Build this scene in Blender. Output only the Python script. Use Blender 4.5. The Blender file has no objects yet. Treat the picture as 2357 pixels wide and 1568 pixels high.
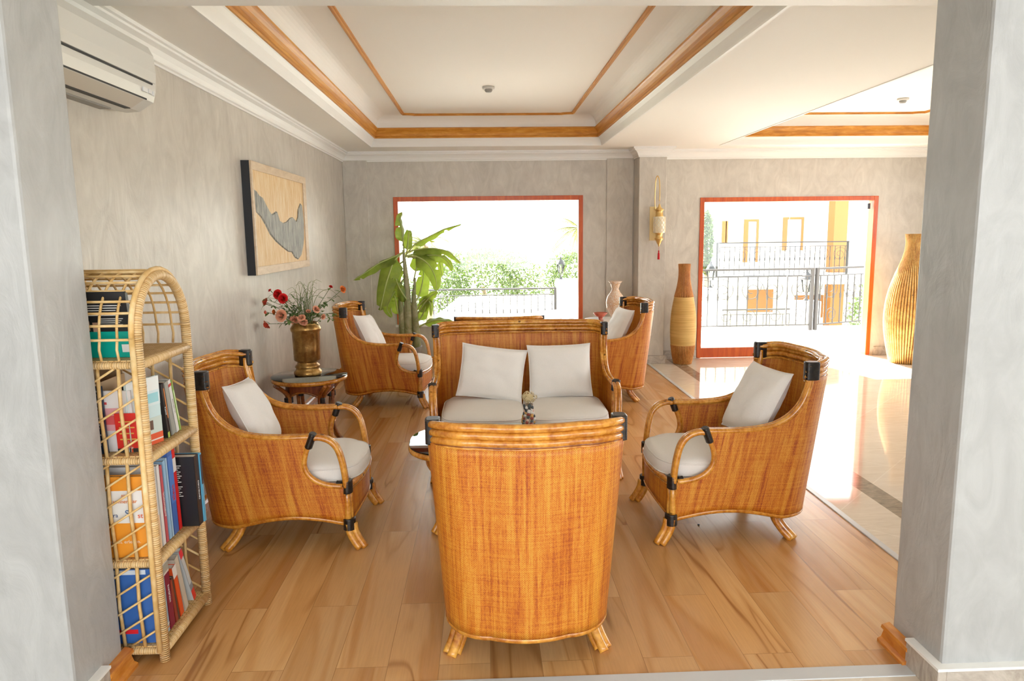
import bpy, math, random
from mathutils import Vector, Matrix, Euler, noise as mnoise
R = math.radians
random.seed(7)
sc = bpy.context.scene
COL = sc.collection

# ------------------------------------------------------------ camera
def cam_matrix(pitch, yaw, roll, loc):
    f = Vector((math.sin(yaw)*math.cos(pitch), math.cos(yaw)*math.cos(pitch), -math.sin(pitch)))
    r0 = Vector((math.cos(yaw), -math.sin(yaw), 0)); u0 = r0.cross(f)
    rr = r0*math.cos(roll) + u0*math.sin(roll)
    uu = -r0*math.sin(roll) + u0*math.cos(roll)
    m = Matrix(((rr.x, uu.x, -f.x, loc[0]), (rr.y, uu.y, -f.y, loc[1]), (rr.z, uu.z, -f.z, loc[2]), (0, 0, 0, 1)))
    return m
cd = bpy.data.cameras.new('camera'); cam = bpy.data.objects.new('camera', cd); COL.objects.link(cam)
cd.sensor_width = 36; cd.sensor_fit = 'HORIZONTAL'; cd.lens = 1651/2357*36
cd.clip_start = .05; cd.clip_end = 300
cam.matrix_world = cam_matrix(R(8.43), R(2.20), R(-0.71), (0, 0, 1.6))
sc.camera = cam

# ------------------------------------------------------------ light
sc.view_settings.view_transform = 'Standard'; sc.view_settings.look = 'None'
sc.view_settings.gamma = 1; sc.view_settings.exposure = 1.65
w = bpy.data.worlds.new('sky'); sc.world = w; w.use_nodes = True
wn = w.node_tree; bg = wn.nodes['Background']
bg.inputs['Color'].default_value = (0.93, 0.97, 1.0, 1); bg.inputs['Strength'].default_value = 2.4
sl = bpy.data.lights.new('sun', 'SUN'); sl.energy = 16; sl.angle = R(.6); sl.color = (1, .96, .9)
so = bpy.data.objects.new('sun', sl); COL.objects.link(so)
so.rotation_euler = Vector((.2, -.86, -1)).to_track_quat('-Z', 'Y').to_euler()
so.location = (-2, 14, 12)
def area(name, loc, aim, sx, sy, e, col=(1, 1, 1)):
    l = bpy.data.lights.new(name, 'AREA'); l.shape = 'RECTANGLE'; l.size = sx; l.size_y = sy; l.energy = e; l.color = col
    o = bpy.data.objects.new(name, l); COL.objects.link(o); o.location = loc
    o.rotation_euler = (Vector(aim)-Vector(loc)).to_track_quat('-Z', 'Y').to_euler()
    return o
area('lobby_daylight', (0.3, -3.2, 1.7), (0.2, 4, 1.5), 7, 1.8, 30, (.97, .985, 1))

# ------------------------------------------------------------ node helpers
def mat(name, col=(.8, .8, .8), rough=.5, **k):
    m = bpy.data.materials.new(name); m.use_nodes = True
    b = m.node_tree.nodes['Principled BSDF']
    b.inputs['Base Color'].default_value = (*col, 1); b.inputs['Roughness'].default_value = rough
    for kk, v in k.items(): b.inputs[kk.replace('_', ' ')].default_value = v
    return m
class G:
    """small node-graph helper"""
    def __init__(s, m): s.t = m.node_tree; s.b = s.t.nodes['Principled BSDF']
    def n(s, kind, **k):
        x = s.t.nodes.new(kind)
        for a, v in k.items():
            if a.startswith('i_'): x.inputs[a[2:].replace('_', ' ')].default_value = v
            else: setattr(x, a, v)
        return x
    def l(s, a, b): s.t.links.new(a, b)
    def coord(s, kind='Object', scale=(1, 1, 1), rot=(0, 0, 0), loc=(0, 0, 0)):
        c = s.n('ShaderNodeTexCoord'); m = s.n('ShaderNodeMapping')
        m.inputs['Scale'].default_value = scale; m.inputs['Rotation'].default_value = rot; m.inputs['Location'].default_value = loc
        s.l(c.outputs[kind], m.inputs['Vector']); return m.outputs[0]
    def noise(s, v, scale, detail=4, rough=.55, dist=0):
        x = s.n('ShaderNodeTexNoise'); x.inputs['Scale'].default_value = scale; x.inputs['Detail'].default_value = detail
        x.inputs['Roughness'].default_value = rough; x.inputs['Distortion'].default_value = dist
        if v is not None: s.l(v, x.inputs['Vector'])
        return x.outputs['Fac']
    def ramp(s, f, stops):
        x = s.n('ShaderNodeValToRGB'); e = x.color_ramp.elements
        while len(e) < len(stops): e.new(.5)
        for i, (p, c) in enumerate(stops):
            e[i].position = p; e[i].color = (*c, 1) if len(c) == 3 else c
        s.l(f, x.inputs[0]); return x.outputs[0]
    def mix(s, f, a, b, blend='MIX'):
        x = s.n('ShaderNodeMix', data_type='RGBA', blend_type=blend)
        for i, v in ((0, f), (6, a), (7, b)):
            if hasattr(v, 'default_value') or hasattr(v, 'is_output'): s.l(v, x.inputs[i])
            else: x.inputs[i].default_value = v if i == 0 else (*v, 1)
        return x.outputs[2]
    def math(s, op, a, b=0):
        x = s.n('ShaderNodeMath', operation=op)
        for i, v in ((0, a), (1, b)):
            if hasattr(v, 'is_output'): s.l(v, x.inputs[i])
            else: x.inputs[i].default_value = v
        return x.outputs[0]
    def bump(s, h, strength=.3, dist=.01):
        x = s.n('ShaderNodeBump'); x.inputs['Strength'].default_value = strength; x.inputs['Distance'].default_value = dist
        s.l(h, x.inputs['Height']); s.l(x.outputs[0], s.b.inputs['Normal']); return x
    def color(s, c): s.l(c, s.b.inputs['Base Color'])

# plaster
def plaster(name, c1, c2, rough=.42):
    m = mat(name, c1, rough); g = G(m)
    v = g.coord()
    n1 = g.noise(v, 1.6, 5, .6, 1.2); n2 = g.noise(g.coord(scale=(1, 1, .45)), 7, 5, .6, 1.8)
    vo = g.n('ShaderNodeTexVoronoi', feature='F1'); vo.inputs['Scale'].default_value = 5
    g.l(g.mix(.35, v, g.n('ShaderNodeTexNoise', i_Scale=3.0).outputs['Color']), vo.inputs['Vector'])
    f = g.math('ADD', g.math('MULTIPLY', n1, .5), g.math('MULTIPLY', n2, .6))
    f = g.math('ADD', f, g.math('MULTIPLY', g.math('SUBTRACT', g.n('ShaderNodeSeparateColor').outputs[0], .5), 0))
    g.color(g.ramp(f, [(.35, c1), (.72, c2)]))
    h = g.math('ADD', g.math('MULTIPLY', n2, .8), g.math('MULTIPLY', vo.outputs['Distance'], .5))
    g.bump(h, .28, .02)
    return m
M = {}
M['plaster'] = plaster('grey_plaster', (.485, .44, .38), (.65, .605, .53))
M['plaster_cool_lit'] = plaster('cool_lit_plaster', (.37, .37, .36), (.49, .495, .485))  # same plaster; the cooler light on the near walls is put into the colour
M['paint'] = mat('ceiling_paint', (.90, .87, .81), .7)
M['white_paint'] = mat('white_paint', (.86, .85, .81), .5)
def wood(name, c1, c2, c3, axis=(1, 1, 8), rough=.35, sc_=1.0, coat=0.0):
    m = mat(name, c1, rough); g = G(m)
    v = g.coord(scale=axis); n = g.noise(v, 6*sc_, 4, .6, .6)
    g.color(g.ramp(n, [(.3, c1), (.5, c2), (.7, c3)]))
    if coat: g.b.inputs['Coat Weight'].default_value = coat; g.b.inputs['Coat Roughness'].default_value = .15
    return m
M['gold_wood'] = wood('gold_wood', (.44, .16, .012), (.60, .25, .025), (.72, .36, .065), (1, .2, 6), .5, 1, .05)
M['frame_wood'] = wood('frame_wood', (.46, .065, .008), (.56, .095, .012), (.66, .14, .022), (4, 4, .5), .35)
M['trim_wood'] = wood('trim_wood', (.40, .10, .012), (.62, .22, .03), (.80, .36, .06), (3, .6, 3), .25, 1, .5)
# laminate floor
def floor_wood():
    m = mat('laminate_floor', (.6, .4, .2), .3); g = G(m)
    br = g.n('ShaderNodeTexBrick'); br.offset = .37; br.squash = 1
    v = g.coord(rot=(0, 0, R(90)), scale=(1, 1, 1))
    g.l(v, br.inputs['Vector'])
    br.inputs['Scale'].default_value = 1; br.inputs['Brick Width'].default_value = 1.25; br.inputs['Row Height'].default_value = .193
    br.inputs['Mortar Size'].default_value = .0012; br.inputs['Mortar Smooth'].default_value = .2; br.inputs['Bias'].default_value = 0
    br.inputs['Color1'].default_value = (0, 0, 0, 1); br.inputs['Color2'].default_value = (1, 1, 1, 1); br.inputs['Mortar'].default_value = (.5, .5, .5, 1)
    # per plank offset of the grain
    cs = g.n('ShaderNodeVectorMath', operation='MULTIPLY_ADD'); g.l(br.outputs['Color'], cs.inputs[0]); cs.inputs[1].default_value = (37, 19, 11)
    g.l(g.coord(scale=(5.5, .55, 1)), cs.inputs[2])
    n1 = g.noise(cs.outputs[0], .62, 2, .5, 1.1)
    rings = g.math('MULTIPLY_ADD', g.math('SINE', g.math('MULTIPLY', n1, 46)), .5); rings.node.inputs[2].default_value = .5
    n2 = g.noise(g.coord(scale=(90, 4, 1)), 1.5, 3, .6)
    n3 = g.noise(cs.outputs[0], .35, 3, .6, .6)
    base = g.ramp(n1, [(.28, (.46, .20, .055)), (.42, (.56, .29, .10)), (.56, (.63, .36, .145)), (.72, (.69, .43, .20))])
    base = g.mix(.18, base, g.ramp(rings, [(0, (.42, .19, .06)), (.6, (.68, .42, .20)), (1, (.72, .47, .25))]))
    streak = g.ramp(n1, [(.478, (1, 1, 1)), (.492, (.42, .27, .17)), (.498, (.42, .27, .17)), (.512, (1, 1, 1))])
    base = g.mix(g.ramp(n3, [(.45, (0, 0, 0)), (.62, (.75, .75, .75))]), base, g.mix(1, base, streak, 'MULTIPLY'))
    base = g.mix(.18, base, g.ramp(n2, [(.35, (.55, .55, .55)), (.6, (1, 1, 1))]), 'MULTIPLY')
    tint = g.ramp(br.outputs['Color'], [(0, (.90, .86, .82)), (1, (1.08, 1.06, 1.02))])
    base = g.mix(1, base, tint, 'MULTIPLY')
    base = g.mix(g.math('MULTIPLY', br.outputs['Fac'], .6), base, (.20, .10, .04))
    g.color(base)
    g.b.inputs['Roughness'].default_value = .27
    g.bump(g.math('SUBTRACT', 1, br.outputs['Fac']), .15, .002)
    return m
M['floor_wood'] = floor_wood()
def marble():
    m = mat('cream_marble', (.7, .6, .5), .06); g = G(m)
    br = g.n('ShaderNodeTexBrick'); br.offset = 0
    g.l(g.coord(rot=(0, 0, R(45)), loc=(.1, .2, 0)), br.inputs['Vector'])
    br.inputs['Scale'].default_value = 1; br.inputs['Brick Width'].default_value = .6; br.inputs['Row Height'].default_value = .6
    br.inputs['Mortar Size'].default_value = .003; br.inputs['Color1'].default_value = (.66, .56, .44, 1); br.inputs['Color2'].default_value = (.74, .64, .52, 1); br.inputs['Mortar'].default_value = (.86, .8, .7, 1)
    n = g.noise(g.coord(scale=(2, 14, 1)), 2, 5, .65, 1.2)
    base = g.mix(.5, br.outputs['Color'], g.ramp(n, [(.3, (.56, .46, .35)), (.7, (.80, .72, .60))]))
    g.color(base); return m
M['marble'] = marble()
def stone(name, c1, c2, rough=.1, scale=8):
    m = mat(name, c1, rough); g = G(m); n = g.noise(g.coord(scale=(1, 3, 1)), scale, 6, .7, 1.5)
    g.color(g.ramp(n, [(.35, c1), (.65, c2)])); return m
M['brown_marble'] = stone('brown_marble', (.20, .15, .10), (.36, .29, .21), .08, 9)
M['base_stone'] = stone('baseboard_stone', (.36, .31, .26), (.56, .50, .43), .2)
M['strip'] = mat('pale_threshold', (.55, .56, .56), .3)
M['terrace'] = stone('terrace_stone', (.72, .70, .66), (.82, .80, .76), .6, 3)

# rattan and weave
def weave(name, dark, mid, light, cw=.0080, ch=.0043):
    m = mat(name, mid, .42); g = G(m)
    uv = g.coord('UV')
    br = g.n('ShaderNodeTexBrick'); br.offset = .5; g.l(g.coord('UV', rot=(0, 0, R(90))), br.inputs['Vector'])
    br.inputs['Scale'].default_value = 1; br.inputs['Brick Width'].default_value = cw; br.inputs['Row Height'].default_value = ch
    br.inputs['Mortar Size'].default_value = .0010; br.inputs['Mortar Smooth'].default_value = 1
    br.inputs['Color1'].default_value = (0.2, .2, .2, 1); br.inputs['Color2'].default_value = (1, 1, 1, 1); br.inputs['Mortar'].default_value = (0, 0, 0, 1)
    nv = g.noise(g.coord('UV', scale=(38, 1.6, 1)), 1, 4, .6)
    nv2 = g.noise(g.coord('UV', scale=(150, 5, 1)), 1, 2, .6)
    nh = g.noise(g.coord('UV', scale=(4, 170, 1)), 1, 2, .6)
    f = g.math('ADD', g.math('MULTIPLY', nv, .52), g.math('MULTIPLY', nv2, .26))
    f = g.math('ADD', f, g.math('MULTIPLY', nh, .22))
    f = g.math('ADD', f, g.math('MULTIPLY', g.math('SUBTRACT', br.outputs['Color'], .5), .10))
    c = g.ramp(f, [(.36, dark), (.465, mid), (.60, light)])
    sx = g.n('ShaderNodeSeparateXYZ'); g.l(uv, sx.inputs[0])
    cu = g.math('DIVIDE', sx.outputs[0], ch); par = g.math('MULTIPLY', g.math('PINGPONG', g.math('FLOOR', cu), 1), .5)
    cvv = g.math('ADD', g.math('DIVIDE', sx.outputs[1], cw), par)
    cell = g.math('MULTIPLY', g.math('ABSOLUTE', g.math('SINE', g.math('MULTIPLY', cu, math.pi))), g.math('ABSOLUTE', g.math('SINE', g.math('MULTIPLY', cvv, math.pi))))
    cell = g.math('POWER', cell, .55)
    c = g.mix(g.math('MULTIPLY', g.math('SUBTRACT', 1, cell), .75), c, tuple(x*.6 for x in dark))
    c = g.mix(.25, c, g.mix(cell, mid, tuple(min(1, x*1.15) for x in light)), 'SOFT_LIGHT')
    g.color(c)
    g.bump(g.math('ADD', cell, g.math('MULTIPLY', nh, .3)), .6, .0015)
    g.b.inputs['Coat Weight'].default_value = .12; g.b.inputs['Coat Roughness'].default_value = .3
    return m
M['weave_dark'] = weave('dark_weave', (.14, .022, .003), (.30, .07, .008), (.46, .15, .025))
M['pole_table'] = None
M['weave'] = weave('amber_weave', (.33, .055, .003), (.70, .235, .013), (.93, .48, .07))
def pole(name, c1, c2, c3, rough=.25, coat=.5):
    m = mat(name, c1, rough); g = G(m)
    n = g.noise(g.coord(scale=(1, 1, 1)), 9, 4, .6, .8); n2 = g.noise(g.coord(scale=(1, 1, 1)), 60, 2, .5)
    c = g.ramp(n, [(.3, c1), (.5, c2), (.68, c3)])
    c = g.mix(.25, c, g.ramp(n2, [(.4, c1), (.6, c3)]))
    vo = g.n('ShaderNodeTexVoronoi'); vo.inputs['Scale'].default_value = 9; g.l(g.coord(), vo.inputs['Vector'])
    spot = g.ramp(vo.outputs['Distance'], [(.07, (1, 1, 1)), (.10, (0, 0, 0))])
    c = g.mix(g.math('MULTIPLY', spot, .75), c, tuple(x*.18 for x in c1))
    g.color(c); g.b.inputs['Coat Weight'].default_value = coat; g.b.inputs['Coat Roughness'].default_value = .12
    return m
M['pole'] = pole('lacquered_rattan', (.34, .09, .006), (.60, .22, .018), (.82, .42, .07))
M['pole_table'] = pole('table_rattan', (.16, .035, .005), (.30, .08, .012), (.48, .18, .03))
M['pole_dark'] = pole('dark_rattan_and_shade', (.13, .03, .006), (.20, .05, .008), (.30, .09, .012))
def bind():
    m = mat('dark_binding', (.02, .014, .011), .35); g = G(m)
    n = g.noise(g.coord(), 70, 3, .6)
    g.color(g.ramp(n, [(.4, (.006, .004, .003)), (.7, (.030, .020, .015))])); g.bump(n, .4, .002)
    g.b.inputs['Coat Weight'].default_value = .1
    return m
M['bind'] = bind()
def fabric(name, c, rough=.9, s=500):
    m = mat(name, c, rough); g = G(m); n = g.noise(g.coord(), s, 2, .6); n2 = g.noise(g.coord(), 6, 3, .5)
    g.color(g.ramp(n, [(.3, tuple(x*.93 for x in c)), (.7, tuple(min(1, x*1.04) for x in c))]))
    g.bump(g.math('ADD', n, g.math('MULTIPLY', n2, 2)), .35, .003)
    g.b.inputs['Sheen Weight'].default_value = .2
    return m
M['cushion'] = fabric('natural_cotton', (.84, .80, .745))
M['cushion_white'] = fabric('white_cotton', (.88, .86, .82))
def light_rattan():
    m = mat('pale_rattan', (.72, .50, .25), .5); g = G(m)
    v = g.coord(); n = g.noise(v, 14, 4, .6)
    g.color(g.ramp(n, [(.3, (.62, .36, .11)), (.5, (.76, .50, .20)), (.72, (.86, .66, .36))]))
    return m
M['rattan'] = light_rattan()
def wrapped_rattan():
    m = mat('wrapped_rattan', (.74, .52, .24), .45); g = G(m)
    wv = g.n('ShaderNodeTexWave', wave_type='BANDS', bands_direction='Y'); wv.inputs['Scale'].default_value = 38; wv.inputs['Distortion'].default_value = .6
    uvc = g.coord('UV'); g.l(uvc, wv.inputs['Vector'])
    n = g.noise(g.coord('UV', scale=(3, 70, 1)), 1, 3, .6)
    c = g.ramp(n, [(.3, (.62, .36, .12)), (.5, (.76, .51, .23)), (.7, (.85, .65, .38))])
    c = g.mix(g.ramp(wv.outputs['Fac'], [(0, (.75, .75, .75)), (.12, (0, 0, 0))]), c, (.25, .12, .03))
    g.color(c); g.bump(wv.outputs['Fac'], .5, .003); return m
M['wrapped'] = wrapped_rattan()
def shelf_weave():
    m = mat('shelf_weave', (.74, .52, .24), .6); g = G(m)
    v = g.coord(); br = g.n('ShaderNodeTexBrick'); br.offset = .5; g.l(v, br.inputs['Vector']); br.inputs['Scale'].default_value = 1
    br.inputs['Brick Width'].default_value = .022; br.inputs['Row Height'].default_value = .011; br.inputs['Mortar Size'].default_value = .0016; br.inputs['Mortar Smooth'].default_value = .7
    br.inputs['Color1'].default_value = (.66, .40, .13, 1); br.inputs['Color2'].default_value = (.84, .60, .28, 1); br.inputs['Mortar'].default_value = (.30, .15, .04, 1)
    g.color(br.outputs['Color']); g.bump(g.math('SUBTRACT', 1, br.outputs['Fac']), .8, .004); return m
M['shelf_weave'] = shelf_weave()
def glass(name, tint=(1, 1, 1), rough=0.0, thin=True):
    m = bpy.data.materials.new(name); m.use_nodes = True; t = m.node_tree
    for n in list(t.nodes): t.nodes.remove(n)
    o = t.nodes.new('ShaderNodeOutputMaterial'); mx = t.nodes.new('ShaderNodeMixShader'); tr = t.nodes.new('ShaderNodeBsdfTransparent'); gl = t.nodes.new('ShaderNodeBsdfGlossy')
    fr = t.nodes.new('ShaderNodeFresnel'); fr.inputs['IOR'].default_value = 1.45
    tr.inputs['Color'].default_value = (*tint, 1); gl.inputs['Roughness'].default_value = rough
    t.links.new(fr.outputs[0], mx.inputs[0]); t.links.new(tr.outputs[0], mx.inputs[1]); t.links.new(gl.outputs[0], mx.inputs[2]); t.links.new(mx.outputs[0], o.inputs[0])
    return m
M['glass'] = glass('window_glass', (.97, .985, .98))
M['table_glass'] = glass('table_glass', (.86, .90, .87), .01)
M['clear_glass'] = glass('clear_glass', (.93, .95, .92), .05)
M['gold'] = mat('brass', (.78, .55, .22), .28, Metallic=1.0)
M['brass_vase'] = None
def brass_vase():
    m = mat('hammered_brass', (.40, .24, .08), .3, Metallic=.85); g = G(m); n = g.noise(g.coord(), 16, 4, .6); n2 = g.noise(g.coord(), 90, 2, .5)
    g.color(g.ramp(n, [(.3, (.20, .10, .03)), (.55, (.40, .23, .07)), (.75, (.60, .40, .15))])); g.bump(n2, .3, .004)
    return m
M['brass_vase'] = brass_vase()
M['black'] = mat('black_satin', (.012, .014, .018), .4)
M['white_plastic'] = mat('white_plastic', (.66, .645, .60), .35)
M['dark_gap'] = mat('dark_gap', (.02, .02, .02), .6)
M['grey_plastic'] = mat('grey_plastic', (.32, .31, .28), .5)
M['red_thread'] = mat('red_thread', (.55, .01, .02), .8)
M['iron'] = mat('dark_iron', (.015, .015, .015), .6)
M['grey_metal'] = mat('grey_metal', (.16, .16, .17), .4)
M['white_wall'] = mat('white_render', (.85, .84, .80), .7)
M['tan_frame'] = wood('tan_frame_wood', (.56, .42, .27), (.64, .49, .33), (.70, .56, .39), (4, 1, 4), .5)
M['umber'] = mat('ochre_cladding', (.24, .095, .018), .6)

# ------------------------------------------------------------ mesh helpers
class MB:
    def __init__(s): s.v = []; s.f = []; s.uv = []; s.sm = []; s.mi = []
    def quad(s, a, b, c, d, uv=None, sm=False, mi=0):
        i = len(s.v); s.v += [tuple(a), tuple(b), tuple(c), tuple(d)]; s.f.append((i, i+1, i+2, i+3)); s.uv.append(uv); s.sm.append(sm); s.mi.append(mi)
    def poly(s, pts, mi=0):
        i = len(s.v); s.v += [tuple(p) for p in pts]; s.f.append(tuple(range(i, i+len(pts)))); s.uv.append(None); s.sm.append(False); s.mi.append(mi)
    def box(s, x0, x1, y0, y1, z0, z1, mi=0):
        i = len(s.v)
        s.v += [(x0, y0, z0), (x1, y0, z0), (x1, y1, z0), (x0, y1, z0), (x0, y0, z1), (x1, y0, z1), (x1, y1, z1), (x0, y1, z1)]
        for q in ((0, 3, 2, 1), (4, 5, 6, 7), (0, 1, 5, 4), (1, 2, 6, 5), (2, 3, 7, 6), (3, 0, 4, 7)):
            s.f.append(tuple(i+k for k in q)); s.uv.append(None); s.sm.append(False); s.mi.append(mi)
    def grid(s, rows, uvs=None, close_u=False, close_v=False, mi=0, sm=True):
        nr, nc = len(rows), len(rows[0]); i0 = len(s.v)
        for r in rows: s.v += [tuple(p) for p in r]
        for a in range(nr if close_v else nr-1):
            for b in range(nc if close_u else nc-1):
                a2 = (a+1) % nr; b2 = (b+1) % nc
                s.f.append((i0+a*nc+b, i0+a*nc+b2, i0+a2*nc+b2, i0+a2*nc+b)); s.sm.append(sm); s.mi.append(mi)
                s.uv.append([uvs[a][b], uvs[a][b2], uvs[a2][b2], uvs[a2][b]] if uvs else None)
    def tube(s, pts, r, n=8, closed=False, ry=None, up=None, mi=0, cap=True, rf=None):
        """tube along pts; r number or list; ry second radius; up reference normal"""
        pts = [Vector(p) for p in pts]; N = len(pts)
        tang = []
        for i in range(N):
            a = pts[(i-1) % N] if (closed or i > 0) else pts[i]; b = pts[(i+1) % N] if (closed or i < N-1) else pts[i]
            d = (b-a); tang.append(d.normalized() if d.length > 1e-9 else Vector((0, 0, 1)))
        ref = Vector(up) if up else (Vector((0, 0, 1)) if abs(tang[0].z) < .9 else Vector((1, 0, 0)))
        u = (ref - tang[0]*ref.dot(tang[0])).normalized()
        rows = []; uvs = []; L = 0
        for i in range(N):
            t = tang[i]
            if up: u = Vector(up)
            u = u - t*u.dot(t)
            if u.length < 1e-6: u = t.orthogonal()
            u.normalize(); w_ = t.cross(u)
            rr = r[i] if isinstance(r, (list, tuple)) else r
            if rf: rr *= rf(i)
            r2 = rr*(ry/ (r[0] if isinstance(r, (list, tuple)) else r)) if ry else rr
            if i: L += (pts[i]-pts[i-1]).length
            rows.append([pts[i] + w_*(rr*math.cos(2*math.pi*k/n)) + u*(r2*math.sin(2*math.pi*k/n)) for k in range(n)])
            uvs.append([(k/n*.1, L) for k in range(n)])
        if closed: rows.append(rows[0]); uvs.append([(a, L) for a, _ in uvs[0]])
        i0 = len(s.v); s.grid(rows, uvs, close_u=True, mi=mi)
        if cap and not closed:
            s.f.append(tuple(i0+k for k in range(n))[::-1]); s.uv.append(None); s.sm.append(False); s.mi.append(mi)
            e = i0+(N-1)*n; s.f.append(tuple(e+k for k in range(n))); s.uv.append(None); s.sm.append(False); s.mi.append(mi)
    def lathe(s, prof, n=24, c=(0, 0), sq=None, mi=0, ang=None):
        rows = []
        for r, z in prof:
            rows.append([(c[0]+r*math.cos(2*math.pi*k/n), c[1]+r*math.sin(2*math.pi*k/n), z) for k in range(n)])
        L = 0; uvs = []
        for i, (r, z) in enumerate(prof):
            if i: L += math.hypot(r-prof[i-1][0], z-prof[i-1][1])
            uvs.append([(k/n*6.283*.1, L) for k in range(n)])
        s.grid(rows, uvs, close_u=True, mi=mi)
    def build(s, name, m, parent=None, bevel=0, solid=0, loc=None, off=-1, subs=0):
        me = bpy.data.meshes.new(name); me.from_pydata([tuple(v) for v in s.v], [], s.f)
        ms = m if isinstance(m, (list, tuple)) else [m]
        for x in ms: me.materials.append(M[x] if isinstance(x, str) else x)
        if any(s.uv):
            l = me.uv_layers.new(name='UVMap')
            for p, uv in zip(me.polygons, s.uv):
                if uv:
                    for li, c in zip(p.loop_indices, uv): l.data[li].uv = c
        me.polygons.foreach_set('use_smooth', s.sm); me.polygons.foreach_set('material_index', s.mi)
        me.update()
        o = bpy.data.objects.new(name, me); COL.objects.link(o)
        if parent: o.parent = parent
        if loc: o.location = loc
        if solid: md = o.modifiers.new('solid', 'SOLIDIFY'); md.thickness = solid; md.offset = off
        if bevel: md = o.modifiers.new('bevel', 'BEVEL'); md.width = bevel; md.segments = 2; md.limit_method = 'ANGLE'; md.angle_limit = R(40)
        if subs: md = o.modifiers.new('sub', 'SUBSURF'); md.levels = subs; md.render_levels = subs
        return o
def tag(o, label=None, cat=None, group=None, kind=None):
    if label: o['label'] = label
    if cat: o['category'] = cat
    if group: o['group'] = group
    if kind: o['kind'] = kind
    return o
def thing(name, label, cat, loc=(0, 0, 0), rz=0, group=None):
    o = bpy.data.objects.new(name, None); COL.objects.link(o); o.location = loc; o.rotation_euler = (0, 0, rz); o.empty_display_size = .1
    return tag(o, label, cat, group)
def struct(name, mb, m, **k):
    o = mb.build(name, m, **k); o['kind'] = 'structure'; return o
def copy_tree(o, parent=None):
    c = o.copy(); COL.objects.link(c); c.parent = parent
    for ch in [x for x in COL.objects if x.parent == o]: copy_tree(ch, c)
    return c
def cr(pts, n=8, closed=False):
    """Catmull-Rom through pts"""
    P = [Vector(p) for p in pts]; out = []; N = len(P)
    rng = range(N if closed else N-1)
    for i in rng:
        p0 = P[(i-1) % N] if (closed or i > 0) else P[0]*2-P[1]; p1 = P[i]; p2 = P[(i+1) % N]
        p3 = P[(i+2) % N] if (closed or i < N-2) else P[-1]*2-P[-2]
        for k in range(n):
            t = k/n
            out.append(.5*((2*p1)+(-p0+p2)*t+(2*p0-5*p1+4*p2-p3)*t*t+(-p0+3*p1-3*p2+p3)*t**3))
    if not closed: out.append(P[-1])
    return out
def lerp(a, b, t): return a+(b-a)*t
def interp(x, xs, ys):
    if x <= xs[0]: return ys[0]
    for i in range(1, len(xs)):
        if x <= xs[i]: return lerp(ys[i-1], ys[i], (x-xs[i-1])/(xs[i]-xs[i-1]+1e-12))
    return ys[-1]
def sweep(pts, prof, closed=True, mi=0, mb=None):
    """sweep profile (inward offset, z) along a CCW 2D path with mitred corners (inward = left)"""
    mb = mb or MB(); P = [Vector((p[0], p[1])) for p in pts]; N = len(P); cols = []
    for i in range(N):
        if closed or 0 < i < N-1:
            a = (P[i]-P[(i-1) % N]).normalized(); b = (P[(i+1) % N]-P[i]).normalized()
        elif i == 0: a = b = (P[1]-P[0]).normalized()
        else: a = b = (P[-1]-P[-2]).normalized()
        na = Vector((-a.y, a.x)); nb = Vector((-b.y, b.x)); m_ = (na+nb)
        m_ = m_/max(.2, (1+na.dot(nb)))
        cols.append([(P[i].x+m_.x*o, P[i].y+m_.y*o, z) for o, z in prof])
    for i in range(N if closed else N-1):
        A = cols[i]; B = cols[(i+1) % N]
        for k in range(len(prof)-1): mb.quad(A[k], B[k], B[k+1], A[k+1], mi=mi)
    if not closed:
        mb.poly(cols[0][::-1]); mb.poly(cols[-1])
    return mb
def text_mesh(s, size, m, parent, name='lettering', mat4=None, ext=.0004):
    c = bpy.data.curves.new(name, 'FONT'); c.body = s; c.size = size; c.extrude = ext; c.align_x = 'CENTER'; c.align_y = 'CENTER'
    t = bpy.data.objects.new(name, c); me = bpy.data.meshes.new_from_object(t)
    bpy.data.objects.remove(t); bpy.data.curves.remove(c)
    me.materials.append(m); o = bpy.data.objects.new(name, me); COL.objects.link(o); o.parent = parent
    if mat4: o.matrix_local = mat4
    return o

# ------------------------------------------------------------ setting
YB = 8.95; XL = -1.68; ZC = 2.6
PX = 2.01      # wood / marble border
b = MB(); b.box(-1.9, PX-.018, 2.40, YB+.02, -.10, 0); struct('floor', b, 'floor_wood')
b = MB(); b.box(PX+.018, PX+.30, 2.40, YB+.02, -.10, 0); b.box(PX+.44, 8.0, -3.6, YB+.02, -.10, 0); b.box(-4.6, PX+.44, -3.6, 2.33, -.10, 0); b.box(PX+.30, PX+.44, 2.33, 2.40, -.10, 0)
b.box(PX+.018, PX+.3, 2.33, 2.40, -.10, 0)
struct('floor', b, 'marble')
b = MB(); b.box(PX+.30, PX+.44, 2.40, YB+.02, -.10, .0003); struct('floor', b, 'brown_marble')
b = MB(); b.box(PX-.018, PX+.018, 2.40, YB, -.06, .006); b.box(-1.9, PX+.018, 2.33, 2.40, -.06, .004); struct('trim_1', b, 'strip', bevel=.002)
# left wall and jambs
b = MB(); b.box(XL-.2, XL, 2.55, YB+.3, 0, 2.98); struct('wall_left', b, 'plaster')
b = MB(); b.box(-4.6, -1.378, 2.24, 2.55, 0, 2.98); struct('wall_front_left', b, 'plaster_cool_lit', bevel=.012)
b = MB(); b.box(1.566, 2.24, 2.24, 2.54, 0, 2.98); b.box(2.24, 4.6, 2.28, 2.54, 0, 2.98); struct('wall_front_right', b, 'plaster_cool_lit', bevel=.012)
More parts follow.
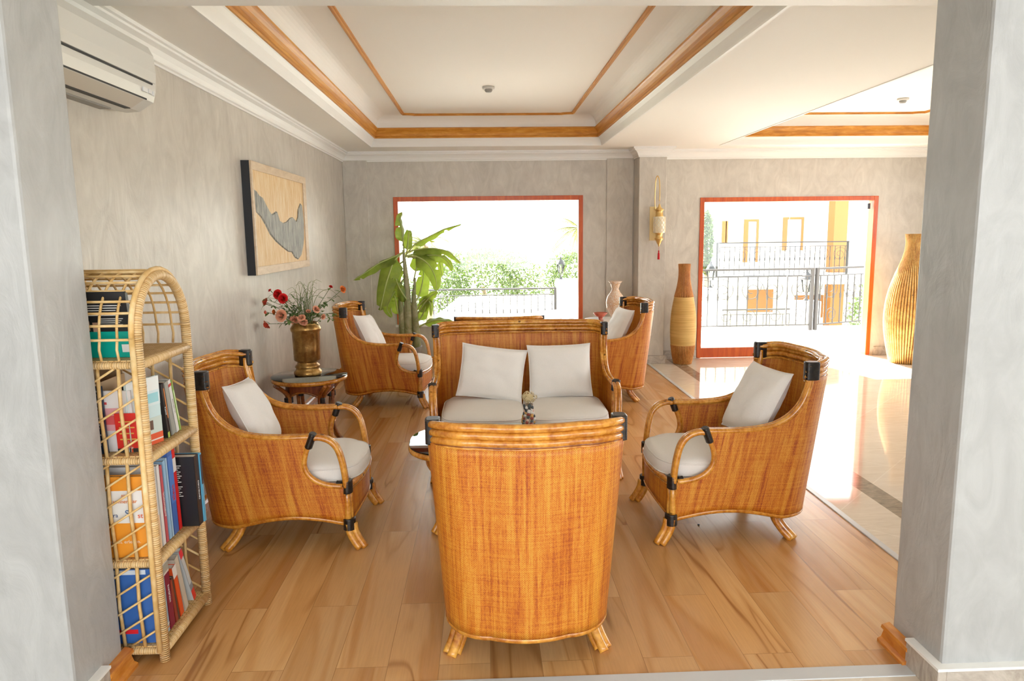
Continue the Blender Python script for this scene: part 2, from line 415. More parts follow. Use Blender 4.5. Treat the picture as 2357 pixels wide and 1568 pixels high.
# back wall with window and door openings
W1 = (-1.085, 1.24, .47, 2.065); D1 = (2.70, 4.955, 0.0, 2.02)
b = MB(); T = YB+.24
def wall_with(b, x0, x1, op, z1=2.98):
    a, c, z0, zt = op
    b.box(x0, a, YB, T, 0, z1); b.box(c, x1, YB, T, 0, z1); b.box(a, c, YB, T, zt, z1)
    if z0 > 0: b.box(a, c, YB, T, 0, z0)
wall_with(b, XL-.2, 1.95, W1); wall_with(b, 1.95, 8.0, D1)
struct('wall_back', b, 'plaster')
b = MB(); b.box(XL, -1.385, YB-.018, YB, 0, 2.55); b.box(1.53, 1.86, YB-.018, YB, 0, 2.55); b.box(1.87, 2.20, 8.65, YB, 0, 2.6); struct('wall_back_pier', b, 'plaster', bevel=.006)
b = MB(); b.box(-4.7, -4.6, -3.6, 2.5, 0, 2.98); struct('wall_lobby_left', b, 'plaster_cool_lit')
b = MB(); b.box(-4.6, 8, -3.75, -3.6, 0, .55); b.box(-4.6, 8, -3.75, -3.6, 2.3, 2.98); b.box(7.9, 8.1, -3.6, 8.9, 0, .8); b.box(7.9, 8.1, -3.6, 1.0, .8, 2.98)
for x in (-4.6, -1.6, 1.5, 4.6, 7.2): b.box(x, x+.9, -3.75, -3.6, .55, 2.3)
struct('wall_lobby_back', b, 'plaster_cool_lit')
b = MB(); b.box(6.3, 6.5, 2.5, 3.4, 0, 2.98); b.box(6.3, 6.5, 7.6, YB, 0, 2.98); b.box(6.3, 6.5, 3.4, 7.6, 0, .4); b.box(6.3, 6.5, 3.4, 7.6, 2.25, 2.98); struct('wall_right', b, 'plaster')
# baseboards
b = MB()
prof = [(0, 0), (.022, 0), (.022, .05), (.012, .062), (.012, .075), (0, .085)]
sweep([(XL, 2.56), (XL, YB-.018)][::-1], prof, False, mb=b)
struct('baseboard_left', b, 'trim_wood')
b = MB(); sweep([(1.87, 8.65+.02), (1.87, YB-.018), (1.53, YB-.018)], prof, False, mb=b); sweep([(1.99, 8.65), (1.87, 8.65)], prof, False, mb=b)
sweep([(1.53, YB-.002), (-1.38, YB-.002), (-1.38, YB-.018), (XL+.02, YB-.018)], prof, False, mb=b)
struct('baseboard_back', b, 'trim_wood')
b = MB(); b.box(1.985, 2.22, 8.625, 8.651, 0, .10); b.box(2.198, 2.222, 8.64, YB, 0, .10); b.box(2.22, D1[0]-.01, YB-.02, YB, 0, .11); b.box(D1[1]+.05, 7.5, YB-.02, YB, 0, .11); struct('baseboard_stone', b, 'base_stone', bevel=.003)
ogee = [(0, 0), (.045, 0), (.045, .012), (.03, .02), (.022, .045), (.034, .058), (.03, .07), (0, .078)]
b = MB(); sweep([(-1.378, 2.565), (-1.378, 2.40)][::-1], [(-o, z) for o, z in ogee], False, mb=b); struct('baseboard_front_left', b, 'trim_wood')
b = MB(); sweep([(1.566, 2.39), (1.566, 2.56)], ogee, False, mb=b); struct('baseboard_front_right', b, 'trim_wood')
b = MB(); b.box(1.536, 1.567, 2.21, 2.40, 0, .095); b.box(1.567, 2.24, 2.21, 2.241, 0, .095); b.box(2.2405, 4.5, 2.25, 2.281, 0, .095)
b.box(-1.379, -1.348, 2.21, 2.40, 0, .095); b.box(-4.5, -1.379, 2.21, 2.241, 0, .095); struct('baseboard_front', b, 'base_stone', bevel=.003)
b = MB(); b.box(1.533, 1.567, 2.207, 2.403, .095, .105); b.box(1.567, 2.24, 2.207, 2.241, .095, .105); b.box(2.24, 4.5, 2.247, 2.281, .095, .105)
b.box(-1.379, -1.345, 2.207, 2.403, .095, .105); b.box(-4.5, -1.379, 2.207, 2.241, .095, .105); struct('trim_2', b, 'white_paint')

# ceiling with two recessed trays
R1 = (-1.25, 1.385, 3.33, 8.42); R2 = (2.79, 5.40, 3.6, 8.50)
b = MB()
def slab(x0, x1, y0, y1): b.box(x0, x1, y0, y1, ZC, ZC+.03)
slab(-4.6, 8, -3.6, R1[2]); slab(-4.6, R1[0], R1[2], YB+.24); slab(R1[1], R2[0], R1[2], YB+.24); slab(R1[0], R1[1], R1[3], YB+.24)
slab(R2[0], R2[1], R1[2], R2[2]); slab(R2[0], R2[1], R2[3], YB+.24); slab(R2[1], 8, R1[2], YB+.24)
ceil_o = struct('ceiling', b, 'paint')
b = MB(); b.box(-4.6, 8, -3.6, 3.235, 2.565, 2.6); struct('ceiling_beam', b, 'white_paint')
b = MB(); b.box(-4.6, 8, -3.6, YB+.24, 3.0, 3.1); struct('ceiling_slab', b, 'paint')
ZT = 2.92
def rect(r, o=0): x0, x1, y0, y1 = r; return [(x0+o, y0+o), (x1-o, y0+o), (x1-o, y1-o), (x0+o, y1-o)]
def tray(r, n):
    # white step cove
    b = sweep(rect(r), [(-.012, ZC+.001), (-.012, ZC-.005), (.006, ZC-.005), (.010, ZC+.004), (.018, ZC+.03), (.028, ZC+.055), (.045, ZC+.078), (.055, ZC+.085)])
    o = b.build('ceiling_step_%s' % n, 'white_paint'); o['kind'] = 'structure'
    # gold crown
    k = [(.050, ZC+.083), (.064, ZC+.083), (.068, ZC+.095), (.062, ZC+.102), (.060, ZC+.112), (.064, ZC+.13), (.074, ZC+.15), (.090, ZC+.168), (.100, ZC+.174), (.104, ZC+.186), (.096, ZC+.194), (.03, ZC+.196)]
    b = sweep(rect(r), k); o = b.build('ceiling_moulding_%s' % n, 'gold_wood'); o['kind'] = 'structure'
    # cream cove and lid
    cv = [(.085, ZC+.188)]
    for i in range(9):
        a = i/8*math.pi/2; cv.append((.085+.12*(1-math.cos(a)), ZC+.20+(ZT-ZC-.20)*math.sin(a)))
    b = sweep(rect(r), cv)
    q = rect(r, .205); b.quad((*q[0], ZT), (*q[3], ZT), (*q[2], ZT), (*q[1], ZT))
    o = b.build('ceiling_tray_%s' % n, 'paint'); o['kind'] = 'structure'
    # thin inner moulding with curved notched corners
    x0, x1, y0, y1 = r[0]+.40, r[1]-.37, r[2]+.34, r[3]-.235; c = .13; pth = []
    for (cx, cy, sx, sy) in ((x0, y0, 1, 1), (x1, y0, -1, 1), (x1, y1, -1, -1), (x0, y1, 1, -1)):
        arc = []
        for i in range(6):
            a = i/5*math.pi/2
            arc.append((cx+sx*(c*math.sin(a))*.9, cy+sy*(c*math.cos(a))*.35))
        # arc runs from (0,c) to (c,0)
        if (sx, sy) in ((1, 1), (-1, -1)): pth += arc
        else: pth += arc[::-1]
    pr_ = [(-.018, ZT), (-.018, ZT-.012), (-.008, ZT-.012), (-.004, ZT-.022), (.004, ZT-.022), (.008, ZT-.012), (.018, ZT-.012), (.018, ZT)]
    b = sweep(pth, pr_); o = b.build('ceiling_bead_%s' % n, 'gold_wood'); o['kind'] = 'structure'
tray(R1, 'main'); tray(R2, 'side')
# cornice round the room
cor = [(0, 2.485), (.012, 2.485), (.012, 2.497), (.022, 2.503), (.022, 2.512), (.030, 2.53), (.048, 2.552), (.072, 2.566), (.072, 2.578), (.086, 2.582), (.086, 2.60), (0, 2.60)]
b = MB()
sweep([(8.0, YB), (2.20, YB), (2.20, 8.65), (1.87, 8.65), (1.87, YB), (XL, YB), (XL, 2.55)], cor, False, mb=b)
struct('trim_cornice', b, 'white_paint')

# windows / door
def frame_box(b, x0, x1, z0, z1, t, y0, y1, bottom=True, tb=None):
    b.box(x0, x0+t, y0, y1, z0, z1); b.box(x1-t, x1, y0, y1, z0, z1); b.box(x0+t, x1-t, y0, y1, z1-t, z1)
    if bottom: b.box(x0+t, x1-t, y0, y1, z0, z0+(tb or t))
b = MB(); frame_box(b, W1[0], W1[1], W1[2]+.03, W1[3], .055, YB-.012, YB+.10, False)
wo = struct('window_1', b, 'frame_wood', bevel=.004)
b = MB(); b.box(W1[0]+.055, W1[1]-.055, YB+.09, YB+.097, W1[2]+.03, W1[3]-.055); b.build('window_pane', 'glass', wo)
b = MB(); b.box(W1[0]-.02, W1[1]+.02, YB-.03, YB+.26, W1[2], W1[2]+.03); b.build('window_sill', 'white_paint', wo)
b = MB(); frame_box(b, D1[0], D1[1], .005, D1[3], .055, YB-.012, YB+.12, False); b.box(D1[0], 3.92, YB-.0, YB+.12, .005, .13)
do = struct('door_1', b, 'frame_wood', bevel=.004)
b = MB(); b.box(D1[0]+.055, 3.86, YB+.05, YB+.057, .13, D1[3]-.055); b.build('door_pane', 'glass', do)
b = MB(); b.box(3.86, 3.92, YB+.03, YB+.075, .13, D1[3]-.055); 
b = MB(); b.box(4.845, 4.875, YB+.03, YB+.05, 1.86, 1.93); b.build('door_closer', 'black', do)

# detectors
def detector(x, y, z, label):
    t = thing('smoke_detector', label, 'smoke detector', (x, y, z))
    b = MB(); b.lathe([(0, 0), (.055, 0), (.055, -.016), (.045, -.022), (.0, -.022)], 24); b.build('base', 'white_plastic', t)
    b = MB(); b.lathe([(.034, -.022), (.034, -.034), (.026, -.046), (0, -.048)], 24); b.build('sensor_head', 'grey_plastic', t)
detector(.075, 6.75, ZT, 'small round white smoke detector on the tray ceiling above the seating')
detector(4.30, 7.42, ZT, 'small white smoke detector on the right hand tray ceiling above the glazed door')

# ------------------------------------------------------------ rattan armchairs
def chair_plan(W, t):
    """half plan at level t (0 bottom, 1 top): returns function u-> (x,d) samples dict"""
    w_ = lerp(W+.0, W+.046, t); D = lerp(.765, .845, t); a = .165; bb = lerp(.19, .150, t); bow = .030
    return w_, D, a, bb, bow
def plan_pts(W, t, d0, n1=14, n2=9, n3=8):
    w_, D, a, bb, bow = chair_plan(W, t)
    ds = D-bow-bb; out = []
    for i in range(n1): out.append((w_, lerp(min(d0, ds), ds, i/(n1))))
    for i in range(n2):
        an = i/n2*math.pi/2; out.append((w_-a+a*math.cos(an), ds+bb*math.sin(an)))
    xw = w_-a
    for i in range(n3+1):
        x = xw*(1-i/n3); out.append((x, D-bow*(x/xw)**2))
    return out
DZ = [(.135, 0), (.332, 0), (.338, .04), (.345, .085), (.36, .125), (.385, .165), (.42, .195), (.46, .205), (.51, .195), (.56, .175), (.592, .160), (.598, .30), (.603, .42), (.615, .495), (.64, .565), (.68, .618), (.74, .652), (.80, .668), (.87, .675)]
ARM = [(.158, .598), (.24, .596), (.32, .596), (.42, .602), (.50, .618), (.57, .652), (.625, .705), (.66, .77), (.678, .84), (.682, .90)]
def L2W(x, d, z): return (x, .40-d, z)
def ztt(z): return (z-.13)/.8
def side_x(W, d, z):
    w_, D, a, bb, bow = chair_plan(W, ztt(z)); ds = D-bow-bb
    if d <= ds: return w_
    s_ = min(1, (d-ds)/bb); return w_-a+a*math.sqrt(max(0, 1-s_*s_))
def bottom_z(x, d, W):
    if d < .57: return .135+.042*math.sin(math.pi*max(0, min(1, d/.57)))
    return .135
def make_armchair(W=.305, seats=1):
    root = thing('rattan_armchair', '', 'armchair')
    # shell
    for sgn in (1, -1):
        pass
    b = MB(); zs = []
    zk = [z for z, _ in DZ]
    for i in range(len(zk)-1):
        k = 6 if zk[i+1]-zk[i] > .1 else (3 if zk[i+1]-zk[i] > .03 else 1)
        for j in range(k): zs.append(lerp(zk[i], zk[i+1], j/k))
    zs.append(.87)
    rows = []; uvs = []
    for z in zs:
        d0 = interp(z, zk, [d for _, d in DZ]); pts = plan_pts(W, ztt(z), d0)
        row = []; uv = []; acc = 0; full = []
        # arc length measured from back centre
        L = [0]
        rp = pts[::-1]
        for i in range(1, len(rp)): L.append(L[-1]+math.hypot(rp[i][0]-rp[i-1][0], rp[i][1]-rp[i-1][1]))
        for (x, d), l in zip(rp, L):
            zz = z
            if z < .30: zb = bottom_z(x, d, W); zz = .30-(.30-z)*(.30-zb)/(.30-.135)
            full.append(((x, d, zz), l))
        left = [L2W(-x, d, zz) for (x, d, zz), l in full[::-1]]; lu = [(-l+3, zz) for (x, d, zz), l in full[::-1]]
        right = [L2W(x, d, zz) for (x, d, zz), l in full[1:]]; ru = [(l+3, zz) for (x, d, zz), l in full[1:]]
        rows.append(left+right); uvs.append(lu+ru)
    b.grid(rows, uvs); b.build('woven_shell', 'weave', root, solid=.012, off=1)
    # front apron
    b = MB(); rows = []; uvs = []
    bf = .045
    for j in range(6):
        row = []; uv = []
        for i in range(21):
            x = lerp(-W, W, i/20); q = 1-(x/W)**2; z0 = .14+.045*q; z = lerp(z0, .325, j/5)
            row.append(L2W(x, -bf*q, z)); uv.append((x, z))
        rows.append(row); uvs.append(uv)
    b.grid(rows, uvs); b.build('front_apron', 'weave', root, solid=.012, off=0)
    # back rails: three stacked outside, one inside on top
    def rail_path(z, off=0, d0=.70):
        w_, D, a, bb, bow = chair_plan(W, ztt(z)); p = plan_pts(W, ztt(z), d0, 3)
        pts = [(x, d) for x, d in p]; pts = [(-x, d) for x, d in pts] + [(x, d) for x, d in pts[::-1][1:]]
        out = []; N = len(pts)
        for i in range(N):
            a_ = Vector(pts[max(0, i-1)]); c_ = Vector(pts[min(N-1, i+1)]); t_ = (c_-a_).normalized(); n_ = Vector((-t_.y, t_.x))
            q = Vector(pts[i])+n_*off; q_ = L2W(q.x, q.y, z+.016*max(0, min(1, (q.y-.70)/.08))**.7); out.append(q_)
        return out
    for k, z in enumerate((.930, .902, .875)):
        b = MB(); b.tube(rail_path(z, -.003), .0145, 10); b.build('back_rail', 'pole', root)
    b = MB(); b.tube(rail_path(.926, -.028), .0135, 10); b.build('back_rail', 'pole', root)
    b = MB(); b.tube(rail_path(.855, .004), .006, 6); b.tube(rail_path(.852, -.018), .005, 6); b.build('rail_trim', 'pole', root)
    b = MB(); b.tube(rail_path(.862, .001), .0065, 6); b.build('shadow_strip', 'pole_dark', root)  # dark tube modelled in place of the shade line under the back rails
    # arm rails, loops, posts
    for s in (-1, 1):
        path = cr([(d, z, 0) for d, z in ARM], 5)
        for nm, off, r in (('arm_rail', -.001, .0150), ('arm_rail', -.026, .0135)):
            b = MB(); b.tube([L2W(s*(side_x(W, p.x, p.y)+off), p.x, p.y+.004) for p in path], r, 10); b.build(nm, 'pole', root)
        b = MB(); tr = []
        for i, p in enumerate(path):
            t_ = (path[min(i+1, len(path)-1)]-path[max(i-1, 0)]).normalized(); n_ = Vector((t_.y, -t_.x, 0))
            tr.append(p+n_*.021)
        b.tube([L2W(s*(side_x(W, p.x, p.y)+.004), p.x, p.y) for p in tr], .0048, 6)
        tr2 = []
        # trim under the opening and down the post
        inn = cr([(.150, .60, 0), (.183, .55, 0), (.203, .49, 0), (.205, .44, 0), (.185, .395, 0), (.145, .362, 0), (.09, .342, 0), (.02, .334, 0)], 5)
        for i, p in enumerate(inn):
            t_ = (inn[min(i+1, len(inn)-1)]-inn[max(i-1, 0)]).normalized(); n_ = Vector((-t_.y, t_.x, 0))
            tr2.append(p+n_*.020)
        b.tube([L2W(s*(side_x(W, p.x, p.y)+.004), p.x, p.y) for p in tr2], .0048, 6)
        b.tube([L2W(s*(side_x(W, .02, z)+.004), .022, z) for z in (.31, .25, .19, .15)], .0045, 6)
        b.build('panel_trim', 'pole', root)
        b = MB(); b.tube([L2W(s*side_x(W, p.x, p.y), p.x, p.y) for p in inn], .0155, 10); b.build('arm_loop', 'pole', root)
        out = cr([(.158, .598, 0), (.115, .598, 0), (.068, .578, 0), (.034, .535, 0), (.016, .47, 0), (.006, .40, 0), (.0, .33, 0)], 6)
        b = MB()
        b.tube([L2W(s*(side_x(W, p.x, p.y)+.004), p.x, p.y) for i, p in enumerate(out)], .0160, 10)
        b.tube([L2W(s*(side_x(W, p.x, p.y)-.020), p.x, p.y) for p in out], .0135, 10)
        b.build('arm_loop', 'pole', root)
        b = MB(); b.tube([L2W(s*(W+.006), .0, z) for z in (.33, .25, .19, .10)], .0165, 10); b.tube([L2W(s*(W-.016), -.012, z) for z in (.33, .25, .19, .10)], .013, 10); b.build('front_post', 'pole', root)
        # bindings
        def binding(pa, pb, r, ry, up=(1, 0, 0)):
            b = MB(); pts = [Vector(pa).lerp(Vector(pb), i/18) for i in range(19)]
            b.tube(pts, r, 12, ry=ry, up=up, rf=lambda i: (.86 if i in (0, 18) else 1)*(1+.045*(i % 2))); b.build('binding', 'bind', root)
        xw = side_x(W, .60, .9)
        b = MB(); rr = []
        zc, dc = .903, .683
        for i in range(27):   # squared wrap block at the top corner
            z = lerp(.858, .951, i/26); q = (.82 if i in (0, 26) else 1)*(1+.045*(i % 2)); hx, hd = .0265*q, .035*q
            ring = []
            for k in range(16):
                an = 2*math.pi*k/16; cx, cy = math.cos(an), math.sin(an); e = .5
                ring.append(L2W(s*(xw-.012+hx*math.copysign(abs(cx)**e, cx)), dc+hd*math.copysign(abs(cy)**e, cy), z))
            rr.append(ring)
        b.grid(rr, close_u=True); b.poly(rr[-1]); b.poly(rr[0][::-1]); b.build('binding', 'bind', root)
        binding(L2W(s*(side_x(W, .16, .6)), .150, .622), L2W(s*(side_x(W, .16, .55)), .180, .545), .019, .028)
        binding(L2W(s*(W-.003), -.002, .365), L2W(s*(W-.003), -.002, .295), .026, .034)
        binding(L2W(s*W, .03, .338), L2W(s*W, .055, .343), .019, .019)
        binding(L2W(s*(W-.004), -.004, .160), L2W(s*(W-.002), -.004, .098), .031, .037)
    # seat front rail, bottom rails
    b = MB(); b.tube([L2W(x, -bf*(1-(x/W)**2)-.006, .330) for x in [lerp(-W, W, i/20) for i in range(21)]], .0155, 10)
    b.tube([L2W(x, -bf*(1-(x/W)**2)-.006, .306) for x in [lerp(-W, W, i/20) for i in range(21)]], .005, 6); b.build('seat_rail', 'pole', root)
    b = MB(); b.tube([L2W(x, -bf*(1-(x/W)**2), .133+.045*(1-(x/W)**2)) for x in [lerp(-W, W, i/20) for i in range(21)]], .010, 8)
    b.build('bottom_rail', 'pole', root)
    pts = plan_pts(W, 0, 0.01, 14); full = [(-x, d) for x, d in pts]+[(x, d) for x, d in pts[::-1][1:]]
    b = MB(); b.tube([L2W(x, d, bottom_z(x, d, W)-.006) for x, d in full], .0145, 10); b.build('bottom_rail', 'pole', root)
    b = MB(); b.tube([L2W(x*1.012, d+.004 if abs(x) < W-.03 else d, bottom_z(x, d, W)+.016) for x, d in full], .0055, 6); b.build('rail_trim', 'pole', root)
    # under-seat board
    b = MB(); pb = [(x, d) for x, d in plan_pts(W-.02, .15, 0.02, 6)]; loop = [L2W(-x, d-.02, .30) for x, d in pb]+[L2W(x, d-.02, .30) for x, d in pb[::-1][1:]]
    b.poly(loop); b.build('seat_deck', 'pole_dark', root, solid=.02)
    # legs: bundles of three short poles splaying out
    for s in (-1, 1):
        for fr in (1, 0):
            b = MB()
            d = .0 if fr else .555; sg = -1 if fr else 1
            for k, (ox, od) in enumerate(((.016, 0), (-.018, .004), (.0, .026*sg))):
                x0 = s*(W-.002+ox) if fr else s*(W-.055+ox); dd = d+od
                dx = .010*s if fr else .045*s; ddd = -.055 if fr else .075
                p = [L2W(x0, dd, .135), L2W(x0+dx*.15, dd+ddd*.12, .09), L2W(x0+dx*.5, dd+ddd*.5, .045), L2W(x0+dx, dd+ddd, .003)]
                b.tube(cr(p, 4), .0195, 10)
            b.build('leg', 'pole', root)
    # seat cushions
    n = seats; cw = (2*W-.05)/n
    for k in range(n):
        b = MB(); cx = -W+.025+cw*(k+.5); rows = []
        hx = cw/2-.002; hy = .33; N = 40
        def ring(z, sh, puff):
            out = []
            for i in range(N):
                an = 2*math.pi*i/N; c_, s_ = math.cos(an), math.sin(an); e = .38
                x = hx*sh*math.copysign(abs(c_)**e, c_); y = hy*sh*math.copysign(abs(s_)**e, s_)
                if y > 0: y += .045*(1-(min(1, abs(x+cx)/(W)))**2)*sh
                out.append((cx+x, .40-.315+y, z+puff*.004*math.sin(5*an)))
            return out
        for z, sh, pf in ((.318, .90, 0), (.321, .97, 0), (.338, 1.0, 0), (.365, 1.012, 0), (.393, 1.0, 1), (.413, .97, 1), (.427, .90, 1), (.438, .72, 0), (.443, .45, 0), (.445, .15, 0)): rows.append(ring(z, sh, pf))
        b.grid(rows, close_u=True); b.poly(rows[0][::-1]); b.poly(rows[-1])
        c = b.build('seat_cushion', 'cushion', root)
        b = MB(); b.tube([Vector(p) for p in ring(.318+.03, 1.006, 0)], .004, 6, closed=True); b.tube([Vector(p) for p in ring(.408, .982, 0)], .004, 6, closed=True); b.build('piping', 'cushion', c)
    return root
def pillow(name, label, loc, size, tilt, rz, roll=0, m='cushion', seed=0, T=.07, group=None):
    t = bpy.data.objects.new('tmp', None)
    b = MB(); N = 22; w_, h_ = size; rng = random.Random(seed)
    for side in (1, -1):
        rows = []
        for j in range(N+1):
            row = []
            for i in range(N+1):
                u = -1+2*i/N; v = -1+2*j/N
                edge = max(0, (1-u**2))**.5*max(0, (1-v**2))**.5
                x = u*w_/2*(1-.07*(1-u*u)*0-.055*(1-abs(v)**3)*abs(u)**3); z = v*h_/2*(1-.055*(1-abs(u)**3)*abs(v)**3)
                nz = mnoise.noise(Vector((u*1.7+seed*3.1, v*1.7, side*2)))*.018*edge + mnoise.noise(Vector((u*5+seed, v*5, side)))*.004*edge
                row.append((x, side*(T*edge**.75+nz), z))
            rows.append(row)
        if side < 0: rows = [r[::-1] for r in rows]
        b.grid(rows)
    o = b.build(name, m)
    P = []
    for k in range(4*12):
        e, f = divmod(k, 12); q = -1+2*f/12
        u, v = ((q, -1), (1, q), (-q, 1), (-1, -q))[e]
        P.append(Vector((u*w_/2*(1-.055*(1-abs(v)**3)*abs(u)**3), 0, v*h_/2*(1-.055*(1-abs(u)**3)*abs(v)**3))))
    bb = MB(); bb.tube(P, .0035, 6, closed=True); bb.build('piping', m, o)
    mw = Matrix.Translation(loc) @ Matrix.Rotation(rz, 4, 'Z') @ Matrix.Rotation(tilt, 4, 'X') @ Matrix.Rotation(roll, 4, 'Y')
    o.matrix_world = mw; tag(o, label, 'cushion', group); return o
arm0 = make_armchair()
GRP = 'rattan armchairs around the lounge'
# (centre x, centre y, rotation about z, label); origin sits .40 behind the front posts
spots = [
    (.145, 2.80, R(0), 'amber rattan armchair in the foreground seen from behind, its woven back to the viewer'),
    (-1.12, 3.87, R(-90), 'amber rattan armchair beside the pale rattan bookshelf, facing right'),
    (1.352, 3.81, R(90), 'amber rattan armchair at the wood floor edge near the marble, facing left'),
    (-.985, 6.93, R(-95), 'amber rattan armchair beyond the round table with the flower vase, facing right'),
    (1.18, 6.93, R(96), 'amber rattan armchair behind the right end of the loveseat, facing left'),
    (.120, 6.03, R(0), 'amber rattan armchair behind the loveseat, only its top rail showing'),
]
CH = []
for i, (x, y, rz, lab) in enumerate(spots):
    o = arm0 if i == 0 else copy_tree(arm0)
    o.location = (x, y, 0); o.rotation_euler = (0, 0, rz); tag(o, lab, 'armchair', GRP); CH.append(o)
love = make_armchair(W=.59, seats=2); love.name = 'rattan_loveseat'
love.location = (.262, 4.95, 0); love.rotation_euler = (0, 0, R(180)); tag(love, 'two seat amber rattan loveseat facing the viewer with two loose square pillows', 'loveseat')

def in_chair(ci, x, d, z):
    o = ci; m_ = Matrix.Translation(o.location) @ Matrix.Rotation(o.rotation_euler[2], 4, 'Z'); return m_ @ Vector(L2W(x, d, z))
def chair_pillow(ci, lab, x=0, d=.56, z=.66, tilt=-22, dz=0, roll=0, size=(.40, .40), m='cushion', seed=1):
    return pillow('throw_pillow', lab, in_chair(ci, x, d, z), size, R(-tilt), ci.rotation_euler[2]+R(dz), R(roll), m, seed)
chair_pillow(CH[1], 'cream square pillow leaning in the armchair beside the bookshelf', x=0, d=.55, z=.655, tilt=-27, dz=0, roll=-4, seed=3, size=(.38, .38))
chair_pillow(CH[2], 'cream square pillow leaning in the armchair at the marble floor edge', x=.0, d=.535, z=.675, tilt=-27, dz=8, roll=0, seed=4, size=(.41, .41))
chair_pillow(CH[3], 'cream square pillow in the armchair beyond the flower vase table', x=0, d=.52, z=.665, tilt=-27, dz=-6, roll=-6, m='cushion_white', seed=5)
chair_pillow(CH[4], 'bright white pillow in the armchair behind the loveseat on the right', x=.0, d=.53, z=.685, tilt=-26, dz=5, m='cushion_white', seed=6)
chair_pillow(love, 'cream square pillow on the left seat of the loveseat, tilted', x=.215, d=.50, z=.620, tilt=-20, dz=0, roll=-8, size=(.47, .385), seed=7)
chair_pillow(love, 'cream square pillow standing upright on the right seat of the loveseat', x=-.275, d=.52, z=.622, tilt=-17, dz=0, roll=1, size=(.46, .385), seed=8)

# ------------------------------------------------------------ round rattan tables
def round_table(label, x, y, rad, H, rz=0, nm='round_table', cat='side table'):
    t = thing(nm, label, cat, (x, y, 0), rz)
    b = MB(); b.lathe([(0, H-.016), (rad-.012, H-.016), (rad-.012, H-.034), (0, H-.034)], 48); 
    # woven disc uv
    b2 = MB(); n = 48; b2.poly([((rad-.02)*math.cos(2*math.pi*k/n), (rad-.02)*math.sin(2*math.pi*k/n), H-.007) for k in range(n)])
    b2.build('tabletop', 'table_woven', t, solid=.02)
    b = MB(); b.tube([((rad-.016)*math.cos(2*math.pi*k/n), (rad-.016)*math.sin(2*math.pi*k/n), H-.018) for k in range(n)], .017, 10, closed=True); b.build('edge_ring', 'pole', t)
    b = MB(); b.lathe([(0, H-.001), (rad-.004, H-.001), (rad, H+.002), (rad-.004, H+.006), (0, H+.006)], 64); g_ = b.build('glass_top', 'table_glass', t)
    # apron
    b = MB(); ra = rad*.62; rows = []; uvs = []
    for j in range(5):
        row = []; uv = []
        for k in range(n+1):
            an = 2*math.pi*k/n; q = abs(math.sin(2*an)); z0 = H-.155+.06*q
            row.append((ra*math.cos(an), ra*math.sin(an), lerp(z0, H-.045, j/4))); uv.append((an*ra, j*.025))
        rows.append(row); uvs.append(uv)
    b.grid(rows, uvs); b.build('woven_apron', 'weave_dark', t, solid=.01, off=0)
    b = MB(); b.tube([(ra*math.cos(2*math.pi*k/n), ra*math.sin(2*math.pi*k/n), H-.155+.06*abs(math.sin(4*math.pi*k/n))) for k in range(n)], .009, 8, closed=True)
    b.tube([(ra*1.02*math.cos(2*math.pi*k/n), ra*1.02*math.sin(2*math.pi*k/n), H-.043) for k in range(n)], .009, 8, closed=True); b.build('apron_rail', 'pole_table', t)
    for k in range(4):
        an = k*math.pi/2; c, s_ = math.cos(an), math.sin(an); b = MB()
        for o_ in (-.017, .017):
            p = [((rad*.97)*c-o_*s_, (rad*.97)*s_+o_*c, H-.04), ((ra+.012)*c-o_*s_, (ra+.012)*s_+o_*c, H-.12), ((ra-.0)*c-o_*s_, (ra-.0)*s_+o_*c, H-.2), ((ra-.01)*c-o_*s_, (ra-.01)*s_+o_*c, .18), ((ra+.02)*c-o_*s_, (ra+.02)*s_+o_*c, .07), ((ra+.06)*c-o_*s_, (ra+.06)*s_+o_*c, .003)]
            b.tube(cr(p, 5), .0145, 10)
        lg = b.build('leg', 'pole_table', t)
        b = MB(); b.tube([((ra)*c, (ra)*s_, H-.145-i*.005) for i in range(9)], .024, 10, ry=.034, up=(c, s_, 0) , rf=lambda i: 1+.05*(i % 2)); b.build('binding', 'bind', lg)
    b = MB(); b.tube([(ra*.98*math.cos(2*math.pi*k/n), ra*.98*math.sin(2*math.pi*k/n), .19) for k in range(n)], .010, 8, closed=True); b.build('stretcher_ring', 'pole', t)
    return t
def table_woven():
    m = mat('table_woven', (.3, .15, .06), .35); g = G(m)
    br = g.n('ShaderNodeTexBrick'); br.offset = .5; g.l(g.coord(), br.inputs['Vector']); br.inputs['Scale'].default_value = 1
    br.inputs['Brick Width'].default_value = .009; br.inputs['Row Height'].default_value = .006; br.inputs['Mortar Size'].default_value = .001
    br.inputs['Color1'].default_value = (.30, .12, .035, 1); br.inputs['Color2'].default_value = (.46, .22, .08, 1); br.inputs['Mortar'].default_value = (.10, .04, .01, 1)
    g.color(br.outputs['Color']); return m
M['table_woven'] = table_woven()
TH = .55
round_table('round glass topped rattan side table by the left wall, holding the tall flower vase', -1.345, 5.45, .285, TH, R(40))
TC = .45

